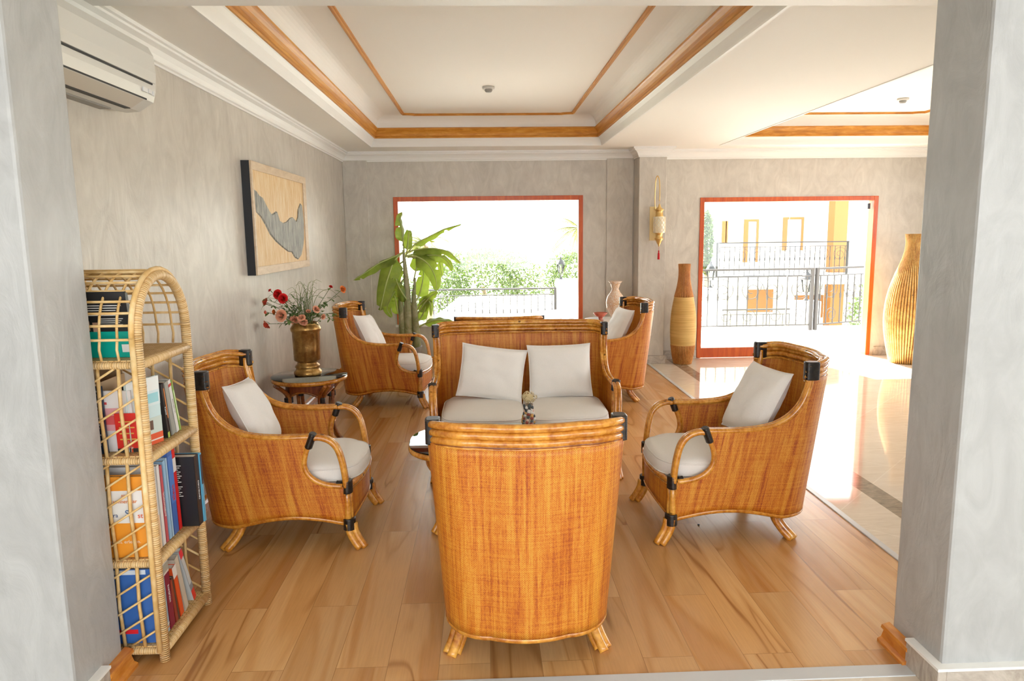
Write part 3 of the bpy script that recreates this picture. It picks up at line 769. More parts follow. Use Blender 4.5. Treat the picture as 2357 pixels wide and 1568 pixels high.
def coffee_table(label, x, y, rx, ry, H):
    t = thing('coffee_table', label, 'coffee table', (x, y, 0)); n = 64; e = 2/2.7
    def sp(k, f=1.0, z=0): 
        a = 2*math.pi*k/n; c, s_ = math.cos(a), math.sin(a); return (rx*f*math.copysign(abs(c)**e, c), ry*f*math.copysign(abs(s_)**e, s_), z)
    b = MB(); b.poly([sp(k, .965, H-.007) for k in range(n)]); b.build('tabletop', 'table_woven', t, solid=.02)
    b = MB(); b.tube([sp(k, .965, H-.018) for k in range(n)], .017, 10, closed=True); b.build('edge_ring', 'pole', t)
    b = MB(); b.poly([sp(k, .985, H+.006) for k in range(n)]); b.build('glass_top', 'table_glass', t, solid=.006)
    b = MB(); rows = [[sp(k, .80, lerp(H-.15+.05*abs(math.sin(4*math.pi*k/n+math.pi/2)), H-.045, j/4)) for k in range(n+1)] for j in range(5)]
    uvs = [[(k*.035, j*.025) for k in range(n+1)] for j in range(5)]; b.grid(rows, uvs); b.build('woven_apron', 'weave', t, solid=.01, off=0)
    b = MB(); b.tube([sp(k, .80, H-.15+.05*abs(math.sin(4*math.pi*k/n+math.pi/2))) for k in range(n)], .009, 8, closed=True); b.build('apron_rail', 'pole', t)
    for k in (8, 24, 40, 56):
        b = MB(); q = Vector(sp(k, .80)); u = q.normalized(); v = Vector((-u.y, u.x, 0))
        for o_ in (-.018, .018):
            p = [q*1.12+v*o_+Vector((0, 0, H-.04)), q*1.02+v*o_+Vector((0, 0, H-.12)), q+v*o_+Vector((0, 0, H-.2)), q+v*o_+Vector((0, 0, .14)), q+u*.02+v*o_+Vector((0, 0, .06)), q+u*.055+v*o_+Vector((0, 0, .004))]
            b.tube(cr(p, 5), .0165, 10)
        lg = b.build('leg', 'pole', t)
        b = MB(); b.tube([q+Vector((0, 0, H-.14-i*.005)) for i in range(9)], .024, 10, ry=.036, up=u, rf=lambda i: 1+.05*(i % 2)); b.build('binding', 'bind', lg)
    return t
coffee_table('oblong glass topped rattan coffee table, mostly hidden behind the foreground armchair', .085, 3.94, .525, .345, TC)
# shell jar with dried flower
jx, jy = .252, 4.13
t = thing('shell_jar', 'small jar covered in pebbles and shells standing on the coffee table', 'jar', (jx, jy, TC+.007))
b = MB(); prof = [(0, 0), (.030, 0), (.036, .015), (.037, .05), (.033, .08), (.025, .105), (.024, .125), (.027, .15), (.022, .15), (.018, .10), (0, .01)]
b.lathe(prof, 20); b.build('jar_body', mat('jar_mortar', (.35, .27, .20), .7), t)
pcols = [mat('pebble_white', (.75, .70, .64), .4), mat('pebble_ochre', (.66, .36, .10), .4), mat('pebble_grey', (.06, .07, .07), .3), mat('pebble_red', (.28, .05, .03), .4), mat('pebble_pink', (.70, .45, .36), .4)]
def blob(b, c, r, s=(1, 1, 1), n=8, mi=0, rot=None):
    rows = []
    for j in range(n+1):
        ph = math.pi*j/n; row = []
        for i in range(n+2):
            th = 2*math.pi*i/(n+2); v = Vector((math.sin(ph)*math.cos(th)*s[0], math.sin(ph)*math.sin(th)*s[1], math.cos(ph)*s[2]))*r
            if rot: v = rot @ v
            row.append((c[0]+v.x, c[1]+v.y, c[2]+v.z))
        rows.append(row)
    b.grid(rows, close_u=True, mi=mi)
rg = random.Random(3)
for k in range(76):
    z = .008+.138*((k*.618) % 1); an = k*1.13+(k % 3)*2.1; r = interp(z, [0, .015, .05, .08, .105, .125, .15], [.030, .036, .038, .034, .026, .025, .027])
    mi = rg.choice([0, 0, 1, 1, 2, 3, 4]) if z < .112 else rg.choice([2, 2, 0])
    b = MB(); q = Matrix.Rotation(an, 3, 'Z'); blob(b, (r*math.cos(an), r*math.sin(an), z), rg.uniform(.008, .0125), (.55, 1, rg.uniform(.7, 1.2)), 6, rot=q)
    b.build('pebble', pcols[mi], t)
t2 = thing('dried_flower', 'dried cream flower head standing in the shell covered jar', 'flower', (jx, jy, TC+.007+.135))
b = MB(); b.tube([(0, 0, -.09), (0, .001, 0), (0, 0, .05)], .003, 6); b.build('stem', mat('dry_stem', (.4, .3, .14), .8), t2)
b = MB()
for k in range(420):
    u = rg.uniform(-1, 1); th = rg.uniform(0, 6.28); s_ = math.sqrt(1-u*u); lob = 1+.18*math.sin(3*th+1)+.1*math.cos(5*u)
    c = Vector((s_*math.cos(th)*.038*lob, s_*math.sin(th)*.03*lob, .055+u*.030*lob)); d = (c-Vector((0, 0, .05))).normalized(); a = d.orthogonal().normalized(); a.rotate(Matrix.Rotation(rg.uniform(0, 6), 3, d)); e = d.cross(a)
    c2 = c+d*.003; w_ = .0034
    b.quad(c-a*w_, c+d*.002+e*w_, c+a*w_+d*.005, c-e*w_+d*.003, sm=False)
blob(b, (0, 0, .052), .027, (1.15, .9, .9), 10)
b.build('flower_head', mat('dry_petals', (.74, .60, .34), .8), t2)

# ------------------------------------------------------------ brass vase and flowers
vx, vy = -1.355, 5.45; VZ = TH+.006
b = MB(); prof = [(0, 0), (.098, 0), (.104, .010), (.104, .030), (.090, .045), (.086, .056), (.094, .066), (.088, .082), (.078, .088), (.074, .108), (.094, .114), (.098, .120), (.100, .22), (.103, .33), (.112, .345), (.114, .362), (.100, .385), (.092, .395), (.095, .404), (.086, .404), (.08, .33), (.06, .1), (0, .05)]
vo = b.lathe(prof, 48); vo = b.build('brass_vase', 'brass_vase', loc=(vx, vy, VZ)); tag(vo, 'tall antique brass vase with a stepped foot on the round side table', 'vase')
def leafcol(name, c1, c2, rough=.45, trans=.25):
    m = mat(name, c1, rough); g = G(m); n = g.noise(g.coord(), 8, 3, .6); g.color(g.ramp(n, [(.35, c1), (.65, c2)]))
    g.b.inputs['Transmission Weight'].default_value = 0
    # thin leaf translucency
    t = m.node_tree; tl = t.nodes.new('ShaderNodeBsdfTranslucent'); mx = t.nodes.new('ShaderNodeMixShader'); mx.inputs[0].default_value = trans
    tl.inputs['Color'].default_value = (c2[0]*1.3, c2[1]*1.4, c2[2]*.8, 1)
    out = [n_ for n_ in t.nodes if n_.type == 'OUTPUT_MATERIAL'][0]
    t.links.new(g.b.outputs[0], mx.inputs[1]); t.links.new(tl.outputs[0], mx.inputs[2]); t.links.new(mx.outputs[0], out.inputs[0])
    return m
M['stem_green'] = mat('stem_green', (.10, .15, .05), .5)
M['grass_blade'] = leafcol('grass_blade', (.11, .15, .04), (.22, .27, .09), .4, .15)
M['rose_leaf'] = leafcol('rose_leaf', (.07, .14, .035), (.15, .24, .07), .45, .15)
M['rose_red'] = mat('rose_red', (.72, .012, .012), .6)
M['rose_peach'] = mat('rose_peach', (.86, .42, .26), .6)
M['rose_coral'] = mat('rose_coral', (.78, .12, .06), .6)
M['rose_orange'] = mat('rose_orange', (.84, .22, .04), .6)
FV = Vector((vx, vy, VZ+.40))
def vase_pt(px, py, dy=0.0):
    # flower layout measured on the photograph, metres from the vase mouth
    return Vector((vx+(px-722)*.00335, vy+dy, VZ+.405-(py-737)*.00335))
def flower_stem(end, sag=.05, r=.002):
    a = FV+Vector((rg.uniform(-.03, .03), rg.uniform(-.03, .03), -.12)); m_ = a.lerp(end, .5)+Vector((0, 0, sag)); return cr([a, FV.lerp(m_, .15), m_, end], 8)
def rose(b, c, r, axis, open_=1.0, seed=0):
    q = Vector((0, 0, 1)).rotation_difference(axis.normalized()).to_matrix(); rr = random.Random(seed)
    for ring, (n, rad, h, tiltk) in enumerate(((3, .20, 1.0, .0), (4, .33, .98, .03), (5, .47, .92, .1), (5, .61, .83, .2), (6, .76, .68, .35), (6, .92, .50, .6))):
        for k in range(n):
            a0 = 2*math.pi*(k+ring*.4)/n+rr.uniform(-.15, .15); wd = 2*math.pi/n*.95; rows = []
            for j in range(5):
                v = j/4; row = []
                for i in range(6):
                    u = -1+2*i/5; an = a0+u*wd*(.45+.55*math.sin(math.pi*min(1, v*.8+.15)))
                    rad_ = rad*(.25+.75*v**.7)*(1+.25*tiltk*open_*v*v); z = h*v-(.35*tiltk*open_*v**3)-.12*u*u*v-.3
                    row.append(Vector((math.cos(an)*rad_, math.sin(an)*rad_, z))*r)
                rows.append([c+q@p for p in row])
            b.grid(rows)
def add_leaf(b, base, d, L, wd, n=(0, 0, 1), curl=.2):
    d = Vector(d).normalized(); n = Vector(n); s_ = d.cross(n)
    s_ = s_.normalized() if s_.length > 1e-4 else d.orthogonal().normalized(); up = s_.cross(d); rows = []
    for j in range(6):
        v = j/5; w_ = wd*math.sin(math.pi*min(1, v*.92+.06))**.8*.5; c = base+d*L*v-up*curl*L*v*v
        rows.append([c-s_*w_+up*w_*.25, c, c+s_*w_+up*w_*.25])
    b.grid(rows)
roses = [('rose_red', 'bright red rose, left of the grass in the brass vase', (668, 672), .032, (-.3, -1, .2)), ('rose_red', 'bright red rose touching the grass, right of the other open red rose', (684, 680), .033, (-.1, -1, .2)),
    ('rose_coral', 'dark red rose reaching out left of the brass vase', (632, 688), .026, (-.8, -.6, .4)), ('rose_coral', 'coral rosebud at the lowest left tip of the bouquet', (627, 740), .030, (-.7, -.5, -.5)),
    ('rose_coral', 'small pink red bud at the far left tip of the bouquet', (606, 712), .017, (-1, -.3, -.2)), ('rose_peach', 'large open peach rose left of the vase mouth', (683, 716), .040, (-.3, -1, .2)),
    ('rose_peach', 'peach rose hanging over the vase rim on the left', (702, 731), .033, (-.1, -1, -.2)), ('rose_peach', 'peach rose drooping over the vase rim at the centre', (726, 733), .028, (.1, -1, -.5)),
    ('rose_peach', 'peach rose just above the vase rim, right of centre', (727, 721), .026, (0, -.7, .7)), ('rose_peach', 'pale peach bud above the vase rim', (734, 711), .018, (.2, -.6, .8)),
    ('rose_peach', 'peach rose right of the grass, turned away', (756, 705), .026, (.6, -.5, .4)), ('rose_peach', 'peach bud at the right in front of the far armchair', (774, 720), .020, (.8, -.5, -.1)),
    ('rose_orange', 'orange red rose at the far right tip of the bouquet', (813, 663), .025, (.8, -.4, .3)), ('rose_red', 'small red bud high on the right of the bouquet', (786, 657), .014, (.5, -.4, .8)),
    ('rose_red', 'tiny red bud high on the left of the bouquet', (652, 663), .013, (-.6, -.4, .7)), ('rose_orange', 'small orange rose half hidden by leaves on the left', (658, 711), .017, (-.5, -.7, 0))]
for k, (mt, lab, (px, py), r, ax) in enumerate(roses):
    c = vase_pt(px, py, -.05-.06*(k % 3) if abs(px-722) < 60 else -.05); c.x = max(c.x, XL+.05)
    root = thing('rose', lab, 'flower', tuple(c), 0, 'roses in the brass vase')
    ax3 = Vector(ax).normalized(); b = MB(); rose(b, Vector((0, 0, 0)), r*1.12, Vector(ax), 1 if r > .022 else .3, k); blob(b, ax3*r*.42, r*.20, (1, 1, 1.1), 6) ; b.build('bloom', mt, root)
    b = MB(); st = [p-c for p in flower_stem(c-Vector(ax).normalized()*r*.4, .03 if abs(px-722) < 70 else .06)]; b.tube(st, .0019, 6)
    b.build('stem', 'stem_green', root)
    b = MB()
    for j in range(4 if abs(px-722) > 30 else 5):
        p = st[-2-3*(j % 5)] if len(st) > 3*(j % 5)+3 else st[-3]
        add_leaf(b, p, (rg.uniform(-1, 1), rg.uniform(-1, .3), rg.uniform(-.5, .8)), rg.uniform(.035, .055), rg.uniform(.02, .03))
    ax_ = Vector(ax).normalized()
    for j in range(5):
        a_ = ax_.orthogonal().normalized(); a_.rotate(Matrix.Rotation(j*1.257, 3, ax_)); add_leaf(b, -ax_*r*.35, a_*.6+ax_*.5, r*.9, r*.35, ax_)
    b.build('leaves', 'rose_leaf', root)
fol = thing('foliage_sprigs', 'sprigs of small green rose leaves filling the mouth of the brass vase', 'foliage', tuple(FV))
b = MB()
for k in range(26):
    e = vase_pt(rg.choice([rg.uniform(625, 700), rg.uniform(700, 745), rg.uniform(745, 800)]), rg.uniform(672, 735), rg.uniform(-.10, .08))-FV; e.x = max(e.x, XL-vx+.06)
    P = cr([(0, 0, -.1), (e.x*.3, e.y*.3, .03+.3*max(0, e.z)), e], 5); b.tube(P, .0015, 4)
    for j in range(7):
        p = P[-1-(j % 5)]; add_leaf(b, p, (rg.uniform(-1, 1), rg.uniform(-1, .4), rg.uniform(-.5, .8)), rg.uniform(.025, .045), rg.uniform(.014, .024))
b.build('leaf_sprigs', 'rose_leaf', fol)['kind'] = 'stuff'
gr = thing('ornamental_grass', 'upright green grass blades rising from the brass vase', 'grass', tuple(FV))
b = MB()
for k in range(34):
    an = rg.uniform(-1, 1); hgt = rg.uniform(.18, .34); x0 = rg.uniform(-.05, .05); bend = an*rg.uniform(.02, .20)
    y0 = rg.uniform(-.04, .04)
    pts = [(x0*.5, y0*.5, -.1), (x0, y0, 0), (x0+bend*.15, y0, hgt*.5), (x0+bend*.5, y0+.02*an, hgt*.95), (x0+bend, y0+.03*an, hgt*(1.0 if abs(bend) < .05 else .92))]
    if k < 7: sx = (-1, 1, -1, 1, -1, -1, 1)[k]; L = (.30, .26, .14, .2, .36, .1, .12)[k]; pts = [(x0*.5, y0*.5, -.1), (x0, y0, 0), (x0+sx*L*.2, y0, hgt*.7), (x0+sx*L*.6, y0-.03, hgt*.95), (x0+sx*L, y0-.05, hgt*(.55+.1*(k % 4)))]
    pts = [(max(p[0], XL-vx+.03), p[1], p[2]) for p in pts]
    P = cr(pts, 6); n_ = len(P); b.tube(P, [.0030*(1-.8*i/n_) for i in range(n_)], 5)
b.build('grass_blades', 'grass_blade', gr, )['kind'] = 'stuff'

# ------------------------------------------------------------ banana plant
M['banana_leaf'] = leafcol('banana_leaf', (.12, .17, .025), (.26, .32, .05), .35, .35)
M['banana_stem'] = stone('banana_stem', (.16, .20, .05), (.42, .38, .24), .45, 5)
M['pot'] = mat('planter_grey', (.30, .28, .25), .7)
bp = thing('banana_plant', 'tall potted banana plant with broad green leaves before the window', 'potted plant', (-.93, 8.32, 0))
def bpt(px, py, dy=0): return Vector((-.913+(px-925)*.00492+.93, dy, 1.855-(py-490)*.00492))
b = MB(); b.lathe([(0, 0), (.15, 0), (.19, .30), (.20, .32), (.18, .32), (.17, .28), (0, .28)], 28); b.build('pot', 'pot', bp)
for pts, r in (([(930, 810), (931, 740), (930, 660), (925, 575)], .060), ([(950, 810), (948, 745), (946, 690), (950, 640)], .048), ([(918, 810), (916, 735), (915, 690), (918, 650)], .044)):
    P = cr([bpt(x, y, .02*(r*20-1)) for x, y in pts], 6); P[0].z = max(.2, P[0].z); n_ = len(P)
    b = MB(); b.tube(P, [r*(1-.85*(i/n_)**1.6) for i in range(n_)], 12); b.build('stem', 'banana_stem', bp)
def banana_leaf(p, wd, dy=(0, 0, 0), nrm=(0, -1, .3), fold=.25, tear=2, seed=0):
    rr = random.Random(seed)
    P = [bpt(x, y) for x, y in p]
    for i, q in enumerate(P): q.y += lerp(dy[0], dy[1], i/(len(P)-1))+ (dy[2]*math.sin(math.pi*i/(len(P)-1)) if len(dy) > 2 else 0)
    C = cr(P, 10); N = len(C); nv = Vector(nrm).normalized(); start = int(N*.20); b = MB()
    cuts = sorted(rr.uniform(.3, .95) for _ in range(tear))
    for sd in (-1, 1):
        rows = []
        for i in range(start, N):
            t_ = (C[min(i+1, N-1)]-C[max(i-1, 0)]).normalized(); s_ = t_.cross(nv).normalized(); up = s_.cross(t_)
            v = (i-start)/(N-1-start); w_ = wd*(min(1, v/.12+.02)**.6)*(max(0, 1-v)**.45)*1.05*.5*(1 if v < .999 else .0)
            for c_ in cuts:
                if abs(v-c_) < .018 and (sd > 0) == (int(c_*100) % 2 == 0): w_ *= .35
            row = []
            for k in range(4):
                u = k/3; row.append(C[i]+s_*sd*w_*u-up*(fold*w_*u*u)+up*.006*math.sin(v*22+sd)*u)
            rows.append(row)
        if sd > 0: rows = [r_[::-1] for r_ in rows]
        b.grid(rows)
    lf = b.build('leaf', 'banana_leaf', bp)
    b = MB(); b.tube(C, [.010*(1-.75*i/N)+.001 for i in range(N)], 6); b.build('midrib', 'banana_rib', lf)
M['banana_rib'] = mat('banana_rib', (.42, .48, .16), .45)
banana_leaf([(925, 580), (905, 590), (870, 605), (840, 625), (812, 642)], .17, (0, -.15), (0, -.5, .9), .5, 2, 1)
banana_leaf([(925, 580), (905, 600), (890, 640), (880, 680), (874, 710)], .25, (0, -.28), (0, -1, .35), .3, 3, 2)
banana_leaf([(927, 578), (925, 550), (924, 525), (921, 505), (926, 488)], .15, (0, -.03), (.8, -.7, 0), .6, 1, 3)
banana_leaf([(930, 592), (935, 570), (938, 548), (940, 535), (942, 530)], .12, (0, -.05), (.3, -1, 0), .5, 0, 4)
banana_leaf([(932, 585), (955, 560), (985, 545), (1020, 528), (1060, 517)], .12, (0, .12), (0, -.5, 1), .6, 1, 5)
banana_leaf([(930, 582), (955, 575), (990, 572), (1030, 580), (1058, 607)], .16, (0, -.1, .02), (0, -.45, .9), .55, 3, 6)
banana_leaf([(932, 588), (960, 592), (985, 610), (1000, 640), (1002, 668)], .22, (0, -.2), (.2, -1, .2), .3, 1, 7)
banana_leaf([(935, 590), (960, 595), (978, 590), (998, 582), (1010, 590)], .17, (0, .1), (0, -.7, .7), .4, 1, 8)
banana_leaf([(925, 600), (908, 615), (898, 640), (900, 665), (910, 685)], .20, (.02, .14), (0, -1, .1), .3, 1, 9)
banana_leaf([(945, 650), (952, 620), (956, 600), (955, 585), (952, 570)], .17, (.05, .16), (0, -1, 0), .2, 0, 10)
banana_leaf([(948, 700), (958, 680), (965, 655), (968, 630), (964, 612)], .19, (.02, .15), (-.2, -1, 0), .2, 2, 11)
banana_leaf([(945, 710), (930, 690), (918, 670), (912, 655), (908, 640)], .14, (0, -.12), (.3, -1, .1), .4, 0, 12)
banana_leaf([(948, 735), (960, 715), (975, 695), (990, 680), (1004, 672)], .13, (0, -.1), (0, -1, .4), .4, 0, 13)
banana_leaf([(940, 760), (960, 735), (968, 722), (974, 705), (978, 690)], .13, (0, -.05), (.2, -1, 0), .3, 0, 14)
banana_leaf([(918, 740), (908, 720), (905, 700), (904, 690), (902, 680)], .13, (0, -.05), (.2, -1, 0), .3, 0, 15)
banana_leaf([(925, 640), (895, 680), (885, 700), (880, 715), (890, 735)], .15, (.05, .1), (.2, -1, 0), .3, 0, 16)
banana_leaf([(950, 760), (975, 745), (1000, 738), (1025, 740), (1048, 745)], .12, (0, -.2), (0, -.7, .7), .3, 0, 17)

banana_leaf([(935, 592), (975, 588), (1010, 590), (1030, 605), (1038, 625)], .13, (0, -.1), (0, -.8, .6), .5, 1, 18)
banana_leaf([(932, 590), (950, 585), (985, 585), (1005, 600), (1012, 640)], .15, (.05, .12), (0, -.8, .5), .4, 1, 19)
banana_leaf([(950, 720), (962, 700), (975, 690), (985, 700), (986, 730)], .10, (0, -.08), (0, -1, .3), .3, 0, 20)
# ------------------------------------------------------------ tall rattan floor vases
M['reed'] = pole('reed_sticks', (.46, .20, .04), (.66, .36, .09), (.80, .52, .18), .45, .1)
M['reed_dark'] = pole('reed_sticks_dark', (.40, .13, .02), (.56, .22, .045), (.68, .33, .09), .45, .1)
def coil():
    m = mat('coiled_fibre', (.7, .42, .12), .6); g = G(m); n = g.noise(g.coord(scale=(1, 1, 60)), 3, 3, .6); n2 = g.noise(g.coord(scale=(1, 1, 10)), 1, 2, .5)
    c = g.mix(.5, g.ramp(n, [(.35, (.52, .27, .06)), (.65, (.80, .54, .18))]), g.ramp(n2, [(.35, (.60, .34, .08)), (.65, (.82, .56, .20))]))
    g.color(c); g.bump(n, .6, .004); return m
M['coil'] = coil()
def reed_section(root, prof, z0, z1, n, m, name='reed_section', rk=1.0):
    zs = [lerp(z0, z1, i/16) for i in range(17)]; P = [p[1] for p in prof]; Rr = [p[0] for p in prof]
    b = MB()
    for k in range(n):
        an = 2*math.pi*k/n; pts = []; rad = []
        for z in zs:
            r = interp(z, P, Rr); pts.append((r*math.cos(an), r*math.sin(an), z)); rad.append(r*math.pi/n*.84*rk)
        b.tube(pts, rad, 6)
    bs = MB(); bs.lathe([(interp(z, P, Rr)*.985, z) for z in zs], 32)
    o = b.build(name, m, root); bs.build('lining', 'reed_core', o); return o
M['reed_core'] = mat('reed_core', (.12, .05, .015), .8)
def smooth_prof(p, n=8): return [(q.x, q.y) for q in cr([(a, c, 0) for a, c in p], n)]
p1 = smooth_prof([(.105, 0), (.128, .12), (.146, .28), (.152, .45), (.143, .62), (.118, .78), (.085, .93), (.068, 1.05), (.065, 1.14), (.070, 1.22)])
v1 = thing('floor_vase', 'slim bottle shaped rattan floor vase with a woven band, left of the glazed door', 'floor vase', (2.43, 8.62, 0))
reed_section(v1, p1, .0, .235, 46, 'reed_dark'); reed_section(v1, p1, .82, 1.22, 34, 'reed_dark')
b = MB(); b.lathe([(interp(z, [q[1] for q in p1], [q[0] for q in p1])+.004+.0022*(i % 2), z) for i, z in enumerate([lerp(.232, .822, i/110) for i in range(111)])], 40); b.build('coiled_band', 'coil', v1)
p2 = smooth_prof([(.185, 0), (.225, .18), (.262, .42), (.268, .62), (.240, .85), (.185, 1.05), (.125, 1.22), (.092, 1.36), (.088, 1.46), (.098, 1.545)])
v2 = thing('floor_vase', 'large sunlit bottle shaped floor vase of vertical reeds, right of the glazed door', 'floor vase', (5.12, 8.40, 0))
reed_section(v2, p2, 0, 1.545, 52, 'reed')

# ------------------------------------------------------------ hanging wall lantern
lx, ly = 2.075, 8.65
t = thing('wall_lantern', 'ornate gold and glass wall lantern with a red tassel on the pier', 'wall lamp', (lx, ly, 0))
b = MB(); b.box(-.075, .01, -.012, 0, 1.505, 1.905); b.build('back_plate', mat('brushed_gold', (.72, .56, .28), .4, Metallic=.4), t, bevel=.004)
b = MB(); b.tube(cr([(-.012, -.015, 1.86), (-.02, -.03, 2.0), (-.015, -.04, 2.2), (.0, -.06, 2.26), (.016, -.09, 2.2), (.02, -.10, 2.05), (.018, -.10, 1.97)], 6), .006, 8); b.tube([(.018, -.10, 1.98), (.018, -.10, 1.90)], .002, 6); b.build('hanging_arm', 'gold', t)
cx, cy = .018, -.105
b = MB(); b.lathe([(.003, 1.935), (.012, 1.92), (.014, 1.905), (.030, 1.885), (.052, 1.868), (.056, 1.862), (.040, 1.85), (.044, 1.835), (.044, 1.80), (.05, 1.795), (.05, 1.785)], 24, (cx, cy)); b.build('crown', 'gold', t)
b = MB(); b.lathe([(.066, 1.785), (.070, 1.775), (.070, 1.605), (.066, 1.595)], 24, (cx, cy)); b.build('glass_body', mat('lantern_glass', (.92, .85, .68), .35, Transmission_Weight=.3), t)
b = MB()
for k in range(10):
    for sg in (1, -1):
        b.tube([(cx+.072*math.cos(2*math.pi*k/10+sg*a*.25), cy+.072*math.sin(2*math.pi*k/10+sg*a*.25), 1.60+.18*a/8) for a in range(9)], .0022, 4)
b.build('lattice', mat('pearl_lattice', (.85, .72, .45), .3, Metallic=.5), t)
b = MB(); b.lathe([(.05, 1.595), (.05, 1.585), (.042, 1.58), (.042, 1.54), (.054, 1.53), (.052, 1.52), (.034, 1.50), (.022, 1.47), (.008, 1.45), (.010, 1.44), (.0, 1.43)], 24, (cx, cy)); b.build('finial', 'gold', t)
b = MB(); b.tube([(cx, cy, 1.43), (cx, cy, 1.385)], .0015, 5); b.lathe([(0, 1.39), (.007, 1.385), (.008, 1.372), (.006, 1.365), (.012, 1.35), (.014, 1.285), (.013, 1.28), (0, 1.28)], 12, (cx, cy)); b.build('tassel', 'red_thread', t)

# ------------------------------------------------------------ small table, glass vase and bowl at the back
t = thing('pedestal_table', 'white clothed round table standing behind the far right armchair', 'side table', (1.42, 8.25, 0))
b = MB(); b.lathe([(0, .585), (.255, .585), (.265, .592), (.265, .602), (.255, .610), (0, .610)], 40); b.build('tabletop', 'white_paint', t)
b = MB(); b.lathe([(.16, 0), (.16, .02), (.03, .04), (.025, .3), (.03, .585)], 20); b.build('pedestal', 'pole', t)
M['orn_glass'] = stone('ornate_glass', (.70, .36, .10), (.86, .84, .80), .12, 40)
b = MB(); b.lathe([(0, 0), (.045, 0), (.05, .02), (.10, .12), (.112, .19), (.095, .26), (.055, .31), (.040, .345), (.045, .36), (.062, .41), (.085, .435), (.078, .436), (.035, .36), (0, .30)], 32); o = b.build('ornate_vase', 'orn_glass', loc=(1.53, 8.30, .611)); tag(o, 'round bellied ornate gold and glass vase on the white table at the back', 'vase')
b = MB(); b.lathe([(0, .03), (.03, .03), (.02, .008), (.04, 0), (.04, -.0), (.012, .01), (.012, .03), (.05, .045), (.085, .085), (.082, .087), (.045, .05), (0, .04)], 28); o = b.build('bowl', mat('red_bowl', (.62, .16, .10), .25), loc=(1.33, 8.13, .612)); tag(o, 'small red and white footed bowl on the white table at the back', 'bowl')

# ------------------------------------------------------------ air conditioner
t = thing('air_conditioner', 'white wall mounted split air conditioner high on the left wall', 'air conditioner', (XL, 0, 0))
AY0, AY1 = 2.66, 3.47
def extr(b, prof, y0, y1, mi=0):
    n = len(prof)
    for i in range(n):
        a, c = prof[i], prof[(i+1) % n]; b.quad((a[0], y0, a[1]), (c[0], y0, c[1]), (c[0], y1, c[1]), (a[0], y1, a[1]), mi=mi)
    b.poly([(p[0], y0, p[1]) for p in prof], mi); b.poly([(p[0], y1, p[1]) for p in prof][::-1], mi)
b = MB(); extr(b, [(0, 2.185), (.06, 2.172), (.12, 2.176), (.185, 2.215), (.198, 2.26), (.205, 2.34), (.200, 2.42), (.18, 2.455), (.12, 2.462), (0, 2.462)][::-1], AY0, AY1); b.build('casing', 'white_plastic', t, bevel=.004)
b = MB(); extr(b, [(.196, 2.292), (.206, 2.295), (.210, 2.34), (.205, 2.415), (.185, 2.455), (.17, 2.456), (.17, 2.30)][::-1], AY0+.01, AY1-.01); b.build('front_panel', 'white_plastic', t, bevel=.002)
b = MB(); b.box(.198, .2055, AY0+.02, AY1-.04, 2.285, 2.292); b.box(.175, .187, AY0+.03, AY1-.07, 2.215, 2.226); b.box(.10, .125, AY0+.03, AY1-.10, 2.1735, 2.180); b.build('air_slot', 'dark_gap', t)
b = MB(); b.quad((.120, AY0+.03, 2.174), (.182, AY0+.03, 2.213), (.182, AY1-.09, 2.213), (.120, AY1-.09, 2.174)); b.build('louvre', mat('louvre_beige', (.60, .55, .47), .4), t, solid=.006, off=1)
b = MB(); b.box(.0, .05, AY0+.05, AY1-.12, 2.168, 2.178); b.build('drain_tray', 'grey_plastic', t)
b = MB(); b.box(.197, .2035, AY1-.13, AY1-.09, 2.243, 2.262); b.box(.197, .2035, AY1-.08, AY1-.05, 2.243, 2.262); b.box(.197, .2035, AY1-.035, AY1-.022, 2.24, 2.258); b.build('display', mat('display_grey', (.75, .75, .74), .2), t)

# ------------------------------------------------------------ painting
t = thing('framed_painting', 'framed abstract painting of a grey fan shape on ochre, hung on the left wall', 'painting', (XL, 5.98, 1.732))
hw, hh, dp = .78, .402, .062
b = MB(); b.box(0, dp-.004, -hw, hw, -hh, hh); b.build('canvas_edge', 'black', t)
b = MB(); fw = .10
for (y0, y1, z0, z1) in ((-hw, hw, hh-.06, hh), (-hw, hw, -hh, -hh+.06), (hw-fw, hw, -hh+.06, hh-.06), (-hw, -hw+.03, -hh+.06, hh-.06)): b.box(dp-.004, dp+.010, y0, y1, z0, z1)
b.build('frame', 'tan_frame', t, bevel=.002)
def painting_mat():
    m = mat('ochre_painting', (.7, .5, .25), .6); g = G(m)
    n = g.noise(g.coord(scale=(1, 9, 1.6)), 3, 5, .65, .6); n2 = g.noise(g.coord(scale=(1, 22, 3)), 3, 4, .6, .3)
    g.color(g.mix(.5, g.ramp(n, [(.3, (.60, .33, .10)), (.5, (.74, .52, .26)), (.7, (.80, .68, .48))]), g.ramp(n2, [(.35, (.66, .40, .14)), (.65, (.82, .66, .42))])))
    g.bump(n2, .3, .004); return m
def slate_mat():
    m = mat('grey_slate_paint', (.3, .3, .27), .55); g = G(m); n = g.noise(g.coord(scale=(1, 20, 3)), 2.4, 5, .65, .5)
    g.color(g.ramp(n, [(.32, (.10, .10, .09)), (.5, (.26, .26, .23)), (.68, (.44, .41, .34))])); g.bump(n, .5, .006); return m
b = MB(); b.box(dp-.003, dp+.001, -hw+.03, hw-fw, -hh+.06, hh-.06); b.build('canvas', painting_mat(), t)
